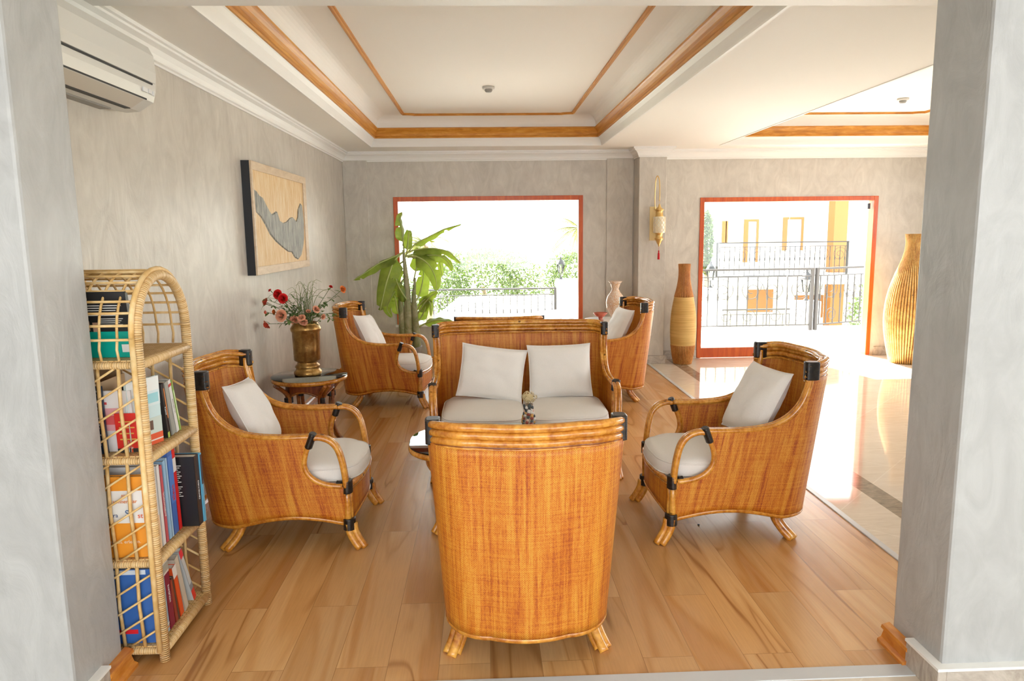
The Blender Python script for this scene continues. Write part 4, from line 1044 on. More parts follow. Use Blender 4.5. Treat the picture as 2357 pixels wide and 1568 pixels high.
# raised slate coloured shape: outline in picture fractions
o_ = [(.02, .80), (.06, .76), (.12, .74), (.18, .66), (.23, .60), (.28, .555), (.34, .58), (.38, .60), (.42, .50), (.50, .47), (.58, .49), (.66, .54), (.72, .55), (.80, .50), (.84, .56), (.86, .66), (.92, .74), (.965, .72), (.985, .50), (.97, .30), (.93, .17), (.88, .07), (.80, .02), (.72, .05), (.66, .12), (.58, .13), (.46, .19), (.34, .26), (.24, .34), (.17, .44), (.10, .52), (.03, .57)]
b = MB(); W_, H_ = (hw-fw)-(-hw+.03), 2*hh-.12
pts = [(dp+.001, -hw+.03+u*W_, -hh+.06+v*H_) for u, v in o_]; c_ = (dp+.012, -hw+.03+.72*W_, -hh+.06+.38*H_)
fan = [(dp+.008, lerp(c_[1], p[1], .96), lerp(c_[2], p[2], .96)) for p in pts]; n_ = len(pts)
for i in range(n_): b.quad(pts[i], pts[(i+1) % n_], fan[(i+1) % n_], fan[i])
b.poly(fan); b.build('slate_shape', slate_mat(), t)

# ------------------------------------------------------------ rattan bookshelf
SX0, SX1, SY0, SY1 = -1.615, -1.245, 2.592, 3.018; ZS = 1.25
shelf = thing('rattan_bookshelf', 'pale rattan bookshelf with an arched open top by the left wall', 'bookshelf', ((SX0+SX1)/2, (SY0+SY1)/2, 0))
mid = ((SX0+SX1)/2, (SY0+SY1)/2); hx = (SX1-SX0)/2; hy = (SY1-SY0)/2
LEV = (1.168, .812, .412, .062)
def arch(x, r, dz=0, k=18): return [(x, -r*math.cos(math.pi*i/k), ZS+dz+r*math.sin(math.pi*i/k)) for i in range(k+1)]
for sx in (1, -1):
    for sy in (-1, 1):
        b = MB(); b.tube([(sx*hx, sy*hy, .002), (sx*hx, sy*hy, .6), (sx*hx, sy*hy, ZS)], .019, 10); b.build('post', 'wrapped', shelf)
    b = MB(); b.tube(arch(sx*hx, hy), .019, 10); b.build('arch', 'wrapped', shelf)
    for s2 in (-1, 1):
        b = MB(); b.tube([(sx*(hx-.006), s2*(hy+.024), .05), (sx*(hx-.006), s2*(hy+.024), ZS)], .010, 8); 
        b.build('facing_cane', 'rattan', shelf)
    b = MB(); b.tube(arch(sx*(hx-.006), hy+.024), .010, 8); b.build('facing_cane', 'rattan', shelf)
b = MB()
for i in range(5): b.tube([(lerp(-hx, hx, (i+1)/6), y, z) for _, y, z in arch(0, hy+.012)], .0048, 6)
for i in range(5):
    for s2 in (-1, 1):
        x = lerp(-hx, hx, (i+1)/6); b.tube([(x, s2*(hy+.012), LEV[0]), (x+.004*s2, s2*(hy+.014), (LEV[0]+ZS)/2), (x, s2*(hy+.012), ZS)], .0048, 6)
for k in range(1, 16):
    a = math.pi*k/16
    b.tube([(-hx, -(hy+.018)*math.cos(a), ZS+(hy+.018)*math.sin(a)), (hx, -(hy+.018)*math.cos(a), ZS+(hy+.018)*math.sin(a))], .0052, 6)
for s2 in (-1, 1):
    b.tube([(-hx, s2*(hy+.018), ZS-.005), (hx, s2*(hy+.018), ZS-.005)], .0052, 6)
b.build('barrel_lattice', 'rattan', shelf)
b = MB()   # back lattice under the arch
for i in range(6):
    y = lerp(-hy, hy, (i+1)/7); b.tube([(-hx, y, LEV[0]), (-hx, y, ZS+math.sqrt(max(0, hy*hy-y*y)))], .005, 6)
for z in (1.21, 1.26, 1.31, 1.36, 1.41):
    r = hy if z < ZS else math.sqrt(max(0, hy*hy-(z-ZS)**2)); b.tube([(-hx+.008, -r, z), (-hx+.008, r, z)], .005, 6)
b.build('back_lattice', 'rattan', shelf)
for i, z in enumerate(LEV):
    b = MB(); b.box(-hx, hx, -hy, hy, z-.016, z); b.build('shelf_board', 'shelf_weave', shelf)
    b = MB(); b.tube([(hx, -hy, z-.018), (hx, hy, z-.018)], .018, 10); b.build('front_rail', 'wrapped', shelf)
    b = MB()
    for s2 in (-1, 1): b.tube([(-hx, s2*(hy+.002), z-.018), (hx, s2*(hy+.002), z-.018)], .014, 8)
    b.tube([(-hx, -hy, z-.018), (-hx, hy, z-.018)], .014, 8); b.build('side_rail', 'wrapped', shelf)
def lattice(p0, ux, width, zlo, zhi, nv, name, dirs=(1, -1)):
    b = MB(); u = Vector(ux)
    for i in range(nv):
        x = width*(i+1)/(nv+1); q = Vector(p0)+u*x; b.tube([q+Vector((0, 0, zlo))+u*.004, q+Vector((0, 0, (zlo+zhi)/2))-u*.004, q+Vector((0, 0, zhi))], .0068, 6)
    nrm = u.cross(Vector((0, 0, 1)))*.008; H = zhi-zlo
    for sg in dirs:
        st = .075 if len(dirs) == 1 else (.092 if sg > 0 else .185)
        k = -8
        while k*st < H:
            za = k*st; zb = za+width*.62
            a0, a1 = 0, 1
            if za < 0: a0 = -za/(zb-za)
            if zb > H: a1 = (H-za)/(zb-za)
            if a0 < a1:
                xs = (a0, a1) if sg > 0 else (1-a0, 1-a1)
                A = Vector(p0)+u*width*xs[0]+Vector((0, 0, zlo+lerp(za, zb, a0)))+nrm*sg; B = Vector(p0)+u*width*xs[1]+Vector((0, 0, zlo+lerp(za, zb, a1)))+nrm*sg
                b.tube([A, (A+B)/2+nrm*.3, B], .0045, 6)
            k += 1
    return b.build(name, 'rattan', shelf)
for zl, zh in ((LEV[3], LEV[2]), (LEV[2], LEV[1]), (LEV[1], LEV[0])):
    lattice((-hx, -hy, 0), (1, 0, 0), 2*hx, zl, zh-.03, 4, 'side_lattice', (1,))
    lattice((-hx, hy, 0), (1, 0, 0), 2*hx, zl, zh-.03, 4, 'side_lattice', (-1,))
    lattice((-hx, -hy, 0), (0, 1, 0), 2*hy, zl, zh-.03, 5, 'back_lattice')

# books -------------------------------------------------------
_mc = {}
def cmat(c, r=.35):
    k = (tuple(c), r)
    if k not in _mc: _mc[k] = mat('print_%d' % len(_mc), c, r)
    return _mc[k]
PAGE = mat('paper', (.80, .76, .68), .8)
def book(label, y, z, dx, dy, dz, col, lean=0, yaw=0, x=None, spine=None, scol=(.9, .9, .9), prints=(), sprints=(), text=(), name='book', grp=None, pages=PAGE, ssize=None, cat='book'):
    """spine faces +x; near cover faces -y. prints: (x0,x1,z0,z1,colour) in 0..1 of the near cover; sprints: (z0,z1,colour) on the spine"""
    x = SX1-.02 if x is None else x
    t = thing(name, label, cat, (x, y, z+.002+dy/2*math.sin(R(lean))), 0, grp); t.rotation_euler = Euler((R(lean), 0, R(yaw)))
    cv = .0025; h2 = dy/2
    b = MB(); b.box(-dx, 0, -h2, -h2+cv, 0, dz); b.box(-dx, 0, h2-cv, h2, 0, dz); b.box(-cv, 0, -h2, h2, 0, dz); b.build('cover', cmat(col), t, bevel=.0008)
    b = MB(); b.box(-dx+.004, -cv, -h2+cv, h2-cv, .003, dz-.004); b.build('pages', pages, t)
    for q_, (u0, u1, v0, v1, c) in enumerate(prints):
        b = MB(); b.box(-dx+u0*dx, -dx+u1*dx, -h2-.0004-.00012*q_, -h2+.0004, v0*dz, v1*dz); b.build('cover_print', cmat(c), t)
    for q_, (v0, v1, c) in enumerate(sprints):
        b = MB(); b.box(-.0004, .0005+.0002*q_, -h2*.98, h2*.98, v0*dz, v1*dz); b.build('spine_print', cmat(c), t)
    for (s_, u, v, size, c) in text:
        text_mesh(s_, size, cmat(c), t, 'cover_lettering', Matrix.Translation((-dx+u*dx, -h2-.0030, v*dz)) @ Matrix.Rotation(R(90), 4, 'X'))
    if spine:
        text_mesh(spine, ssize or dy*.62, cmat(scol), t, 'spine_lettering', Matrix.Translation((.0016, 0, dz*.5)) @ Matrix(((0, 0, 1, 0), (1, 0, 0, 0), (0, 1, 0, 0), (0, 0, 0, 1))) @ Matrix.Rotation(R(90), 4, 'Z'))
    return t
Wt = (.86, .85, .82)
def lines(u0, u1, v0, v1, n, c=Wt, th=.35):
    return [(u0, u1-(.18*((i*7) % 5)/5)*(u1-u0), v1-(v1-v0)*(i+th)/n, v1-(v1-v0)*i/n, c) for i in range(n)]
# top shelf
book('black book with a teal lower band standing in the arched top of the bookshelf', SY0+.075, LEV[0], .19, .022, .245, (.02, .02, .022), lean=7, x=SX1-.045, spine='CINDERELLA', ssize=.013,
     prints=[(0, 1, 0, .40, (.0, .42, .34)), (.80, .97, .08, .20, Wt)]+lines(.12, .9, .62, .80, 5)+lines(.45, .9, .48, .60, 4)+[(.15, .26, .42, .56, (.62, .38, .26)), (.32, .42, .40, .54, (.66, .42, .30))], sprints=[(0, .12, (.75, .2, .08))])
# second shelf
Z2 = LEV[1]
book('dark navy magazine with lines of white text at the near end of the second shelf', SY0+.035, Z2, .17, .012, .255, (.02, .045, .10), lean=1, x=SX1-.155, prints=lines(.1, .95, .10, .94, 17, (.62, .66, .70), .4))
book('white and pink magazine leaning behind the lattice on the second shelf', SY0+.062, Z2, .15, .008, .235, (.86, .82, .80), lean=4, x=SX1-.06, prints=[(.2, .75, .35, .72, (.85, .42, .45)), (.3, .6, .45, .6, (.75, .12, .12)), (.1, .4, .78, .82, (.7, .1, .1))])
book('red leaflet slanting in front of the pink magazine on the second shelf', SY0+.050, Z2, .085, .004, .15, (.72, .03, .02), lean=3, yaw=2, x=SX1-.040, prints=lines(.15, .85, .2, .8, 4, (.8, .5, .1), .2)+[(0, 1, 0, .10, (.03, .03, .03))], name='leaflet', cat='leaflet')
cb = book('illustrated comic book in pale blue and red facing outward on the second shelf', SY0+.195, Z2, .16, .012, .262, (.62, .80, .82), lean=0, yaw=72, x=SX1-.03)
for q_, (u0, u1, v0, v1, c) in enumerate(((.0, 1, .80, 1, (.84, .88, .86)), (.0, 1, .58, .80, (.72, .84, .86)), (.5, .95, .62, .76, (.35, .68, .74)), (0, 1, .16, .40, (.62, .72, .66)), (.30, .72, .22, .36, (.16, .09, .06)), (.42, .60, .36, .52, (.80, .66, .52)), (.44, .56, .52, .57, (.30, .13, .05)), (.1, .2, .45, .47, (.6, .05, .05)), (.3, .38, .40, .42, (.6, .05, .05)), (0, 1, .0, .16, (.80, .12, .04)), (0, 1, .055, .075, (.86, .80, .72)))):
    b = MB(); b.box(-.16+u0*.16, -.16+u1*.16, -.0064-.0002*q_, -.0056, v0*.262, v1*.262); b.build('cover_print', cmat(c), cb)
text_mesh('JoJo', .03, cmat((.55, .62, .60)), cb, 'cover_lettering', Matrix.Translation((-.085, -.0092, .236)) @ Matrix.Rotation(R(90), 4, 'X'))
book('thin black paperback leaning beside the comic book on the second shelf', SY0+.238, Z2, .15, .016, .225, (.025, .022, .022), lean=8, spine='ANITA', ssize=.012, sprints=[(0, .10, (.5, .62, .1))])
book('thin orange edged black booklet next to the black paperback', SY0+.254, Z2, .15, .007, .228, (.05, .02, .02), lean=9, sprints=[(.35, .9, (.7, .22, .05))])
book('grey paperback leaning in the middle of the second shelf', SY0+.285, Z2, .15, .034, .225, (.36, .37, .33), lean=10)
book('white paperback with a small red emblem on the second shelf', SY0+.322, Z2, .15, .026, .228, (.78, .77, .74), lean=12, sprints=[(.88, .93, (.6, .05, .04))], spine='LA TESSITRICE', ssize=.010, scol=(.45, .45, .42))
book('thin green booklet leaning at the far end of the second shelf', SY0+.350, Z2, .15, .009, .225, (.36, .55, .12), lean=13, sprints=[(.2, .8, (.62, .78, .4))])
t = thing('cardboard_tray', 'tan cardboard magazine tray standing at the back of the second shelf', 'tray', (SX0+.075, (SY0+SY1)/2+.03, Z2+.002))
b = MB(); b.box(-.055, .055, -.15, .13, 0, .006); b.box(-.055, -.049, -.15, .13, .006, .30); b.box(.049, .055, -.15, .13, .006, .24); b.box(-.049, .049, -.15, -.144, .006, .27); b.box(-.049, .049, .124, .13, .006, .27); b.build('tray_body', mat('cardboard', (.66, .46, .26), .7), t)
book('red book lying in the tray at the back of the second shelf', SY0+.12, Z2+.008, .085, .03, .30, (.55, .03, .03), x=SX0+.118, name='book')
# third shelf
Z3 = LEV[2]
book('orange travel catalogue with a white title band at the near end of the third shelf', SY0+.028, Z3, .235, .026, .315, (.88, .34, .03), lean=0, x=SX1-.022, pages=cmat((.85, .6, .3), .6),
     prints=[(0, .93, .43, .83, (.84, .83, .80)), (.10, .30, .62, .76, (.80, .25, .03)), (.12, .28, .635, .745, (.84, .83, .80))], text=[('sonnenklar', .66, .70, .020, (.80, .22, .03)), ('Bigxtra', .40, .53, .022, (.05, .09, .25)), ('Ali', .64, .77, .014, (.80, .22, .03)), ('st', .88, .52, .028, (.78, .12, .03)), ('kommen. erleben.', .56, .20, .019, (.90, .78, .55)), ('21', .20, .69, .018, (.80, .25, .03)), ('S', .68, .55, .036, (.05, .15, .35))])
for i, (yy, th, hh_, nm) in enumerate(((.062, .028, .305, 'thick white catalogue next to the orange catalogue'), (.092, .016, .30, 'white catalogue with an orange lower corner on the third shelf'), (.122, .026, .325, 'tall white catalogue left of the red striped one'))):
    book(nm, SY0+yy, Z3, .23, th, hh_, (.84, .83, .81), lean=1.5, sprints=[[(0, .25, (.85, .5, .2))], [(0, .45, (.86, .62, .4))], []][i])
book('white catalogue with a crimson spine and pale lettering on the third shelf', SY0+.150, Z3, .23, .022, .315, (.60, .10, .12), lean=2, spine='INTERNATIONAL', ssize=.013)
book('light blue folder standing beside the crimson spine on the third shelf', SY0+.180, Z3, .22, .024, .325, (.34, .56, .78), lean=2)
book('thin pale blue catalogue beside the light blue folder', SY0+.202, Z3, .22, .013, .33, (.50, .68, .84), lean=2)
book('thick royal blue catalogue with white spine lines on the third shelf', SY0+.235, Z3, .23, .042, .345, (.07, .16, .50), lean=2, spine='allsun', ssize=.03, scol=(.75, .05, .05), sprints=[(.38, .95, (.10, .22, .60))])
book('bright red tall catalogue on the third shelf', SY0+.275, Z3, .23, .028, .358, (.80, .02, .015), lean=3, sprints=[(.70, .86, (.84, .80, .76))])
book('black catalogue with white lettering jutting out on the third shelf', SY0+.322, Z3, .22, .045, .30, (.015, .015, .018), lean=1, x=SX1+.045, spine='CENTER PARKS', ssize=.012, sprints=lines(0, 1, .5, .9, 1) and [], prints=lines(.35, .75, .62, .88, 9)+lines(.35, .75, .42, .58, 6))
book('sky blue catalogue at the far end of the third shelf, jutting out', SY0+.356, Z3, .22, .016, .298, (.14, .48, .72), lean=1, x=SX1+.05, sprints=[(.55, .98, (.03, .04, .06))])
# bottom shelf
Z4 = LEV[3]
fo = book('royal blue ring binder at the near end of the bottom shelf', SY0+.035, Z4, .235, .034, .30, (.04, .14, .45), lean=0, x=SX1-.03, prints=[(.25, .7, .13, .19, (.75, .02, .03)), (.3, .9, .93, .99, (.70, .76, .84))], pages=cmat((.75, .8, .86), .6), name='ring_binder', cat='binder')
book('pale blue catalogue with a tiny flag on the spine on the bottom shelf', SY0+.085, Z4, .22, .038, .30, (.40, .58, .74), lean=3, spine='INTERNATIONAL', ssize=.016, scol=(.62, .74, .84), sprints=[(.10, .13, (.8, .8, .8)), (.06, .08, (.8, .3, .1))])
book('maroon binder with a white top label on the bottom shelf', SY0+.132, Z4, .22, .044, .295, (.26, .01, .05), lean=5, spine='HOLIDAYS', ssize=.016, sprints=[(.80, 1, (.80, .78, .75)), (.83, .95, (.45, .45, .38))])
book('worn brown red paperback on the bottom shelf', SY0+.172, Z4, .16, .024, .19, (.35, .05, .03), lean=9)
book('dark paperback squeezed between red books on the bottom shelf', SY0+.192, Z4, .15, .014, .20, (.10, .06, .05), lean=10)
book('orange red paperback with a white top on the bottom shelf', SY0+.222, Z4, .16, .034, .235, (.82, .10, .02), lean=11, sprints=[(.78, 1, (.82, .80, .78))])
book('thick cream paged book leaning open on the bottom shelf', SY0+.268, Z4, .17, .036, .262, (.62, .56, .46), lean=14)
book('grey white catalogue with red ends leaning at the far end of the bottom shelf', SY0+.352, Z4, .20, .026, .285, (.60, .64, .66), lean=22, sprints=[(0, .2, (.75, .03, .02)), (.2, .32, (.25, .28, .32)), (.86, 1, (.75, .03, .05))])

# small broken cap on the floor
b = MB(); b.box(-.012, .012, -.006, .006, 0, .003); b.box(-.012, -.009, -.006, .006, .003, .028); b.box(.004, .012, -.006, .004, .003, .014); b.box(.008, .030, -.004, .006, 0, .006)
o = b.build('broken_cap', 'white_plastic', loc=(.408, 2.62, .001), bevel=.001); tag(o, 'small broken white furniture cap on the floor by the foreground armchair leg', 'debris')
b = MB(); b.lathe([(0, 0), (.006, 0), (.006, .004), (0, .005)], 8); o = b.build('crumb', 'black', loc=(1.16, 3.72, .001)); tag(o, 'tiny dark crumb on the wood floor under the right hand armchair', 'debris')

# ------------------------------------------------------------ outside
b = MB(); b.box(2.35, 16, YB+.24, 12.0, -.6, -.02); b.box(-9, 2.35, YB+.24, 12.0, -.6, -.42); struct('ground_terrace', b, 'terrace')
b = MB(); b.box(-60, 80, 12.0, 140, -2.2, -2.0); struct('ground_garden', b, stone('garden_ground', (.42, .44, .30), (.60, .58, .46), .8, .8))
M['rail_iron'] = mat('railing_iron', (.045, .043, .042), .7, Specular_IOR_Level=.15)
def railing(label, x0, x1, y, z0, z1, nb=20, m='rail_iron', scroll=True, rz=0):
    t = thing('balcony_railing', label, 'railing', (x0, y, 0), rz); L = x1-x0
    b = MB(); b.box(0, L, -.03, .03, z1-.03, z1); b.build('top_rail', m, t)
    b = MB(); b.box(0, L, -.012, .012, z1-.14, z1-.125); b.box(0, L, -.012, .012, z0, z0+.02); b.build('lower_rail', m, t)
    for k in range(nb):
        x = L*(k+.5)/nb; b = MB(); b.box(x-.007, x+.007, -.007, .007, z0, z1-.13); b.box(x-.012, x+.012, -.012, .012, (z0+z1)/2-.04, (z0+z1)/2+.04); b.build('baluster', m, t)
    if scroll:
        for k in range(max(2, int(L/.8))):
            cx = (k+.5)*L/max(2, int(L/.8)); b = MB(); H = z1-z0
            for sg in (1, -1):
                P = []
                for i in range(40):
                    a = i/39*3.6*math.pi; r = H*.22*(1-i/48); P.append((cx+sg*(H*.25+r*math.cos(a)), 0, z0+H*.62+r*math.sin(a)))
                b.tube(P, .0055, 5)
                P = []
                for i in range(40):
                    a = i/39*3.2*math.pi; r = H*.13*(1-i/48); P.append((cx+sg*(H*.2+r*math.cos(a)), 0, z0+H*.17+r*math.sin(a)))
                b.tube(P, .0055, 5)
            b.build('scroll', m, t)
    for x in (0, L):
        b = MB(); b.box(x-.025, x+.025, -.025, .025, z0-.2, z1); b.build('end_post', m, t)
    return t
def wall_block(name, label, cat, x0, x1, y0, y1, z0, z1, m='white_wall'):
    b = MB(); b.box(x0, x1, y0, y1, z0, z1); o = b.build(name, m, bevel=.01); tag(o, label, cat); return o
railing('ornate iron terrace railing seen through the glazed door', 2.9, 5.35, 11.5, .06, 1.0, 15)
railing('iron terrace railing turning away behind the right part of the glazed door', 5.43, 7.6, 11.5, .06, 1.0, 14, rz=R(22))
# beyond the window: low wall, railing, pier with lantern
railing('long iron railing with scrolls seen through the large window', -1.6, 1.40, 14.0, -.35, .56, 22)
wall_block('parapet_wall', 'low white parapet wall under the far railing outside the window', 'wall', -3, 1.41, 13.85, 14.15, -2.0, -.55)
wall_block('garden_pier', 'white square masonry pier carrying the street lantern', 'pier', 1.42, 1.90, 13.80, 14.2, -2.0, .72)
railing('short piece of iron railing right of the white pier', 1.92, 2.9, 14.0, -.35, .56, 7, scroll=False)
def lantern(label, x, y, z, s=1.0):
    t = thing('street_lantern', label, 'lantern', (x, y, z)); 
    b = MB(); b.lathe([(.05*s, 0), (.04*s, .02*s), (.012*s, .05*s), (.012*s, .12*s), (.03*s, .14*s)], 10); b.build('stem', 'iron', t)
    b = MB(); b.lathe([(.05*s, .14*s), (.085*s, .34*s), (.085*s, .345*s)], 6); b.build('lantern_glass', 'clear_glass', t)
    b = MB(); b.lathe([(.105*s, .34*s), (.055*s, .43*s), (.02*s, .46*s), (.022*s, .49*s), (0, .52*s)], 6); b.build('hood', 'iron', t)
    b = MB()
    for k in range(6):
        a = 2*math.pi*k/6; b.tube([(.05*s*math.cos(a), .05*s*math.sin(a), .14*s), (.085*s*math.cos(a), .085*s*math.sin(a), .34*s)], .006*s, 4)
    b.build('lantern_frame', 'iron', t)
lantern('black street lantern on the white pier seen through the window', 1.50, 13.95, .72, .85)
b = MB(); b.tube([(1.45, 12.6, .02), (2.1, 12.9, .52)], .035, 8); o = b.build('stair_handrail', 'grey_metal'); tag(o, 'slanting grey stair handrail at the lower right of the window', 'handrail')
b = MB(); b.box(1.2, 2.9, 12.65, 12.75, -2.0, .02); o = b.build('stair_wall', 'white_wall'); tag(o, 'low white stair wall below the slanting handrail', 'wall')
# white awning beyond the railing
t = thing('white_awning', 'large white canvas awning just beyond the far railing', 'awning', (-.1, 16.8, 0))
b = MB(); b.quad((-1.3, -.8, -.45), (2.3, -.8, -.45), (1.9, .6, .12), (-.5, .6, .12)); b.quad((-1.3, -.8, -.95), (2.3, -.8, -.95), (2.3, -.8, -.45), (-1.3, -.8, -.45)); b.build('canopy', 'white_wall', t, solid=.02)
for k, x in enumerate((-1.2, 2.2)): b = MB(); b.tube([(x, -.7, -2.0), (x, -.7, -.5)], .03, 8); b.build('leg', 'grey_metal', t)
# terrace chairs
def terrace_chair(label, x, y, rz):
    t = thing('terrace_chair', label, 'chair', (x, y, -.42), rz, 'terrace chairs outside the window')
    b = MB(); b.quad((-.24, -.2, .43), (.24, -.2, .43), (.24, .22, .45), (-.24, .22, .45)); b.build('seat', 'sling', t, solid=.012)
    b = MB(); b.quad((-.24, -.22, .45), (.24, -.22, .45), (.22, -.34, .86), (-.22, -.34, .86)); b.build('backrest', 'sling', t, solid=.012)
    for sx in (-1, 1):
        b = MB(); b.tube(cr([(sx*.26, .22, 0), (sx*.26, .2, .45), (sx*.26, .18, .62), (sx*.26, -.1, .66), (sx*.26, -.30, .62)], 4), .014, 8); b.build('arm_frame', 'grey_metal', t)
        b = MB(); b.tube([(sx*.25, -.34, .88), (sx*.25, -.22, .44), (sx*.25, -.30, 0)], .014, 8); b.build('leg', 'grey_metal', t)
    return t
M['sling'] = mat('grey_sling', (.22, .22, .23), .8)
terrace_chair('grey sling terrace chair outside the window on the left', -.62, 10.6, R(150)); terrace_chair('grey sling terrace chair outside the window on the right', 1.12, 10.6, R(210))
t = thing('terrace_table', 'round white terrace table between the sling chairs outside', 'table', (.28, 11.0, -.42))
b = MB(); b.lathe([(0, .66), (.36, .66), (.36, .69), (0, .69)], 32); b.build('tabletop', 'white_paint', t); b = MB(); b.lathe([(.25, 0), (.25, .02), (.03, .04), (.03, .66)], 16); b.build('pedestal', 'grey_metal', t)

# foliage
M['bush'] = leafcol('bush_leaf', (.03, .062, .02), (.11, .15, .045), .5, .3)
M['palm'] = leafcol('palm_leaf', (.09, .10, .02), (.18, .17, .04), .5, .35)
M['bark'] = mat('bark', (.28, .20, .12), .8)
def foliage(b, c, rx, ry, rz, n, size, seed):
    rr = random.Random(seed)
    for k in range(n):
        u = rr.uniform(-1, 1); th = rr.uniform(0, 6.283); s_ = math.sqrt(1-u*u); q = rr.uniform(.55, 1)**.6*(1+.15*math.sin(4*th+seed)*s_)
        p = Vector((c[0]+rx*s_*math.cos(th)*q, c[1]+ry*s_*math.sin(th)*q, c[2]+rz*u*q)); a = Vector((rr.gauss(0, 1), rr.gauss(0, 1), rr.gauss(0, 1))).normalized(); d = a.orthogonal().normalized(); z = size*rr.uniform(.6, 1.3)
        b.quad(p-a*z, p+d*z*.45, p+a*z, p-d*z*.45)
def bush(label, x, y, z, rx, ry, rz, n=2600, size=.10, seed=1, name='garden_tree'):
    t = thing(name, label, 'tree', (x, y, -2.0)); b = MB()
    foliage(b, (0, 0, z+2.0), rx, ry, rz, int(n*2.2), size*.58, seed); b.build('crown', 'bush', t)
    b = MB(); b.tube([(0, 0, 0), (.05, 0, (z+2)*.5), (0, 0, z+2.0)], [.14, .10, .05], 8); b.build('trunk', 'bark', t)
bush('leafy green tree beyond the railing at the centre of the window', .0, 19.0, .25, 1.5, 1.0, 1.0, 4200, .085, 1)
bush('leafy green tree beyond the railing left of the centre of the window', -2.3, 17.6, -.15, .8, .8, .85, 2400, .085, 2)
bush('leafy green tree beside the street lantern', 2.75, 21.4, .25, .95, .85, .9, 2400, .085, 3)
bush('low green shrub under the railing at the left of the window', -1.9, 15.2, -1.0, .9, .5, .8, 1500, .07, 4)
bush('green shrub behind the far railing at the centre', .6, 17.6, -.55, 1.5, .5, .6, 2000, .07, 5)
bush('blue green tree at the left edge of the glazed door view', 6.08, 19.5, 1.3, .17, .3, .9, 900, .10, 6)
bush('shrub behind the iron railing at the right of the glazed door', 7.6, 13.6, -.1, .55, .4, .75, 1100, .07, 7)
def palm(label, x, y, z, r, n, seed):
    rr = random.Random(seed); t = thing('palm_tree', label, 'palm', (x, y, -2.0)); zz = z+2
    b = MB(); b.tube([(0, 0, 0), (.1, 0, zz*.5), (0, 0, zz)], [.18, .14, .12], 10); b.build('trunk', 'bark', t)
    b = MB()
    for k in range(n):
        a = 6.283*k/n+rr.uniform(-.2, .2); el = rr.uniform(-.2, .9); L = r*rr.uniform(.8, 1.1); d = Vector((math.cos(a)*math.cos(el), math.sin(a)*math.cos(el), math.sin(el)))
        C = [Vector((0, 0, zz))+d*L*s_-Vector((0, 0, .55*L*s_*s_)) for s_ in [i/14 for i in range(15)]]; b.tube(C, [.02*(1-i/17) for i in range(15)], 4)
        for i in range(3, 15):
            t_ = (C[i]-C[i-1]).normalized(); sd = t_.cross(Vector((0, 0, 1)))
            if sd.length < .1: sd = Vector((1, 0, 0))
            sd.normalize()
            for sg in (-1, 1):
                for j in (0, .5):
                    p = C[i-1].lerp(C[i], j); e = p+(sd*sg*.8+t_*.6-Vector((0, 0, .45))).normalized()*r*.30*(1-.5*i/15); w_ = t_*.02
                    b.quad(p-w_, p+w_, e+w_*.3, e-w_*.3)
    b.build('fronds', 'palm', t)
palm('palm crown entering the window view at the upper right', 3.15, 23.5, 1.75, 1.5, 16, 1)
palm('pale palm behind the banana plant in the left part of the window', -1.75, 21.5, 1.35, .95, 14, 2)

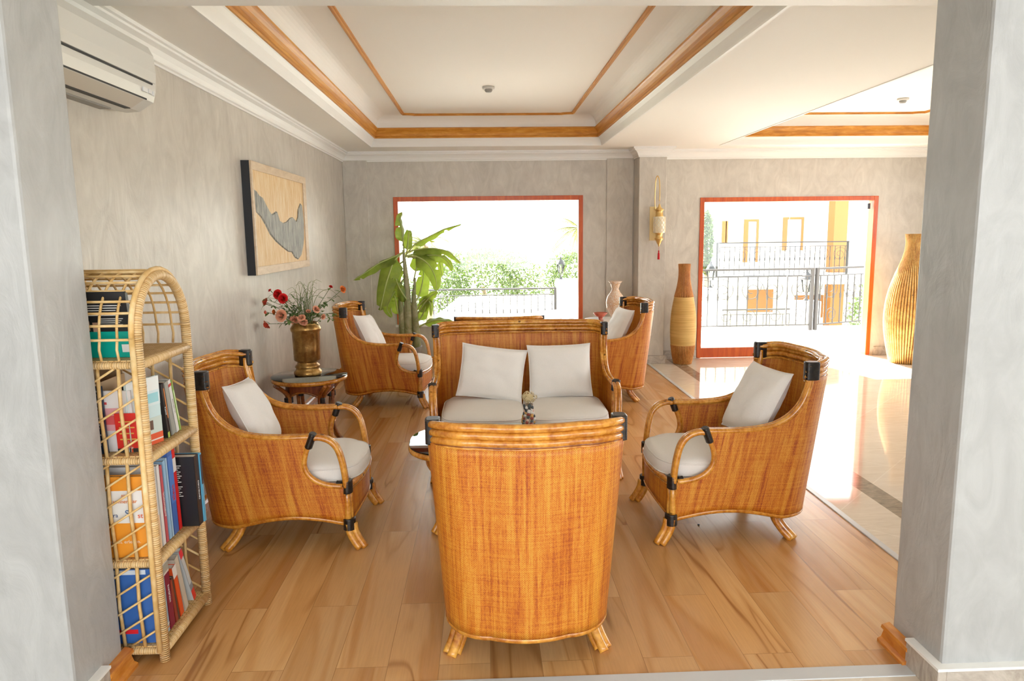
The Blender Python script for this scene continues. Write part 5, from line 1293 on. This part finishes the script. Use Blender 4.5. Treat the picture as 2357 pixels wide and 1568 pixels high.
# opposite building seen through the door
def P22(px, py): return ((px-1110)*.01333*1.0+.0, 1.6+(541-py)*.01333)
t = thing('apartment_building', 'sunlit white hotel wing opposite the glazed door with ochre framed windows', 'building', (0, 0, 0))
BY = 22.0
def brickw():
    m = mat('pale_brick', (.80, .76, .70), .8); g = G(m); br = g.n('ShaderNodeTexBrick'); g.l(g.coord(rot=(R(90), 0, 0)), br.inputs['Vector']); br.inputs['Scale'].default_value = 1
    br.inputs['Brick Width'].default_value = .5; br.inputs['Row Height'].default_value = .14; br.inputs['Mortar Size'].default_value = .012; br.inputs['Color1'].default_value = (.80, .74, .66, 1); br.inputs['Color2'].default_value = (.84, .79, .72, 1); br.inputs['Mortar'].default_value = (.62, .50, .38, 1)
    g.color(br.outputs['Color']); return m
b = MB(); b.box(6.95, 13.5, BY, BY+4, -2.0, 3.1); b.build('wall', brickw(), t)
b = MB(); b.box(6.8, 14, BY-.9, BY+4, 3.1, 3.35); b.build('roof_slab', 'white_wall', t)
b = MB(); b.box(10.35, 10.75, BY-1.0, BY-.6, -2.0, 3.1); b.build('column', 'umber', t)
for k, (px0, px1, py0, py1) in enumerate(((1660, 1673, 517, 566), (1711, 1745, 514, 612), (1802, 1850, 510, 586))):
    x0, z1 = P22(px0, py0); x1, z0 = P22(px1, py1)
    b = MB(); b.box(x0, x0+.13, BY-.06, BY+.06, z0, z1); b.box(x1-.07, x1, BY-.06, BY+.06, z0, z1); b.box(x0+.13, x1-.07, BY-.06, BY+.06, z1-.07, z1)
    wf = b.build('window', 'umber', t); b = MB(); b.box(x0+.13, x1-.07, BY-.03, BY-.01, z0, z1-.07); b.build('pane', mat('pane_grey', (.45, .48, .52), .1), wf)
b = MB(); b.box(6.4, 12.5, BY-2.2, BY, .10, .35); b.build('balcony_slab', 'white_wall', t)
for (x0, x1, z0, z1) in ((8.2, 9.0, -.9, -.2), (9.7, 10.6, -1.1, -.4)):
    b = MB(); b.box(x0, x1, BY-.05, BY+.02, z0, z1); b.build('lower_window', 'umber', t)
railing('iron balcony railing on the hotel wing opposite', 6.5, 10.2, BY-2.15, .35, 1.30, 26)
railing('stepped lower iron railing between the terrace and the hotel wing', 4.6, 7.4, 16.5, -1.2, -.2, 18, scroll=False)
lantern('black street lantern left of centre behind the door railing', 4.98, 15.6, .38, 1.15); lantern('black street lantern behind the corner of the door railing', 6.95, 15.2, .10, 1.35)
wall_block('garden_pier', 'white masonry pier under the left lantern beyond the terrace', 'pier', 4.8, 5.2, 15.4, 15.8, -2.0, .38)
wall_block('garden_pier', 'white masonry pier under the right lantern beyond the terrace', 'pier', 6.7, 7.2, 15.0, 15.4, -2.0, .10)
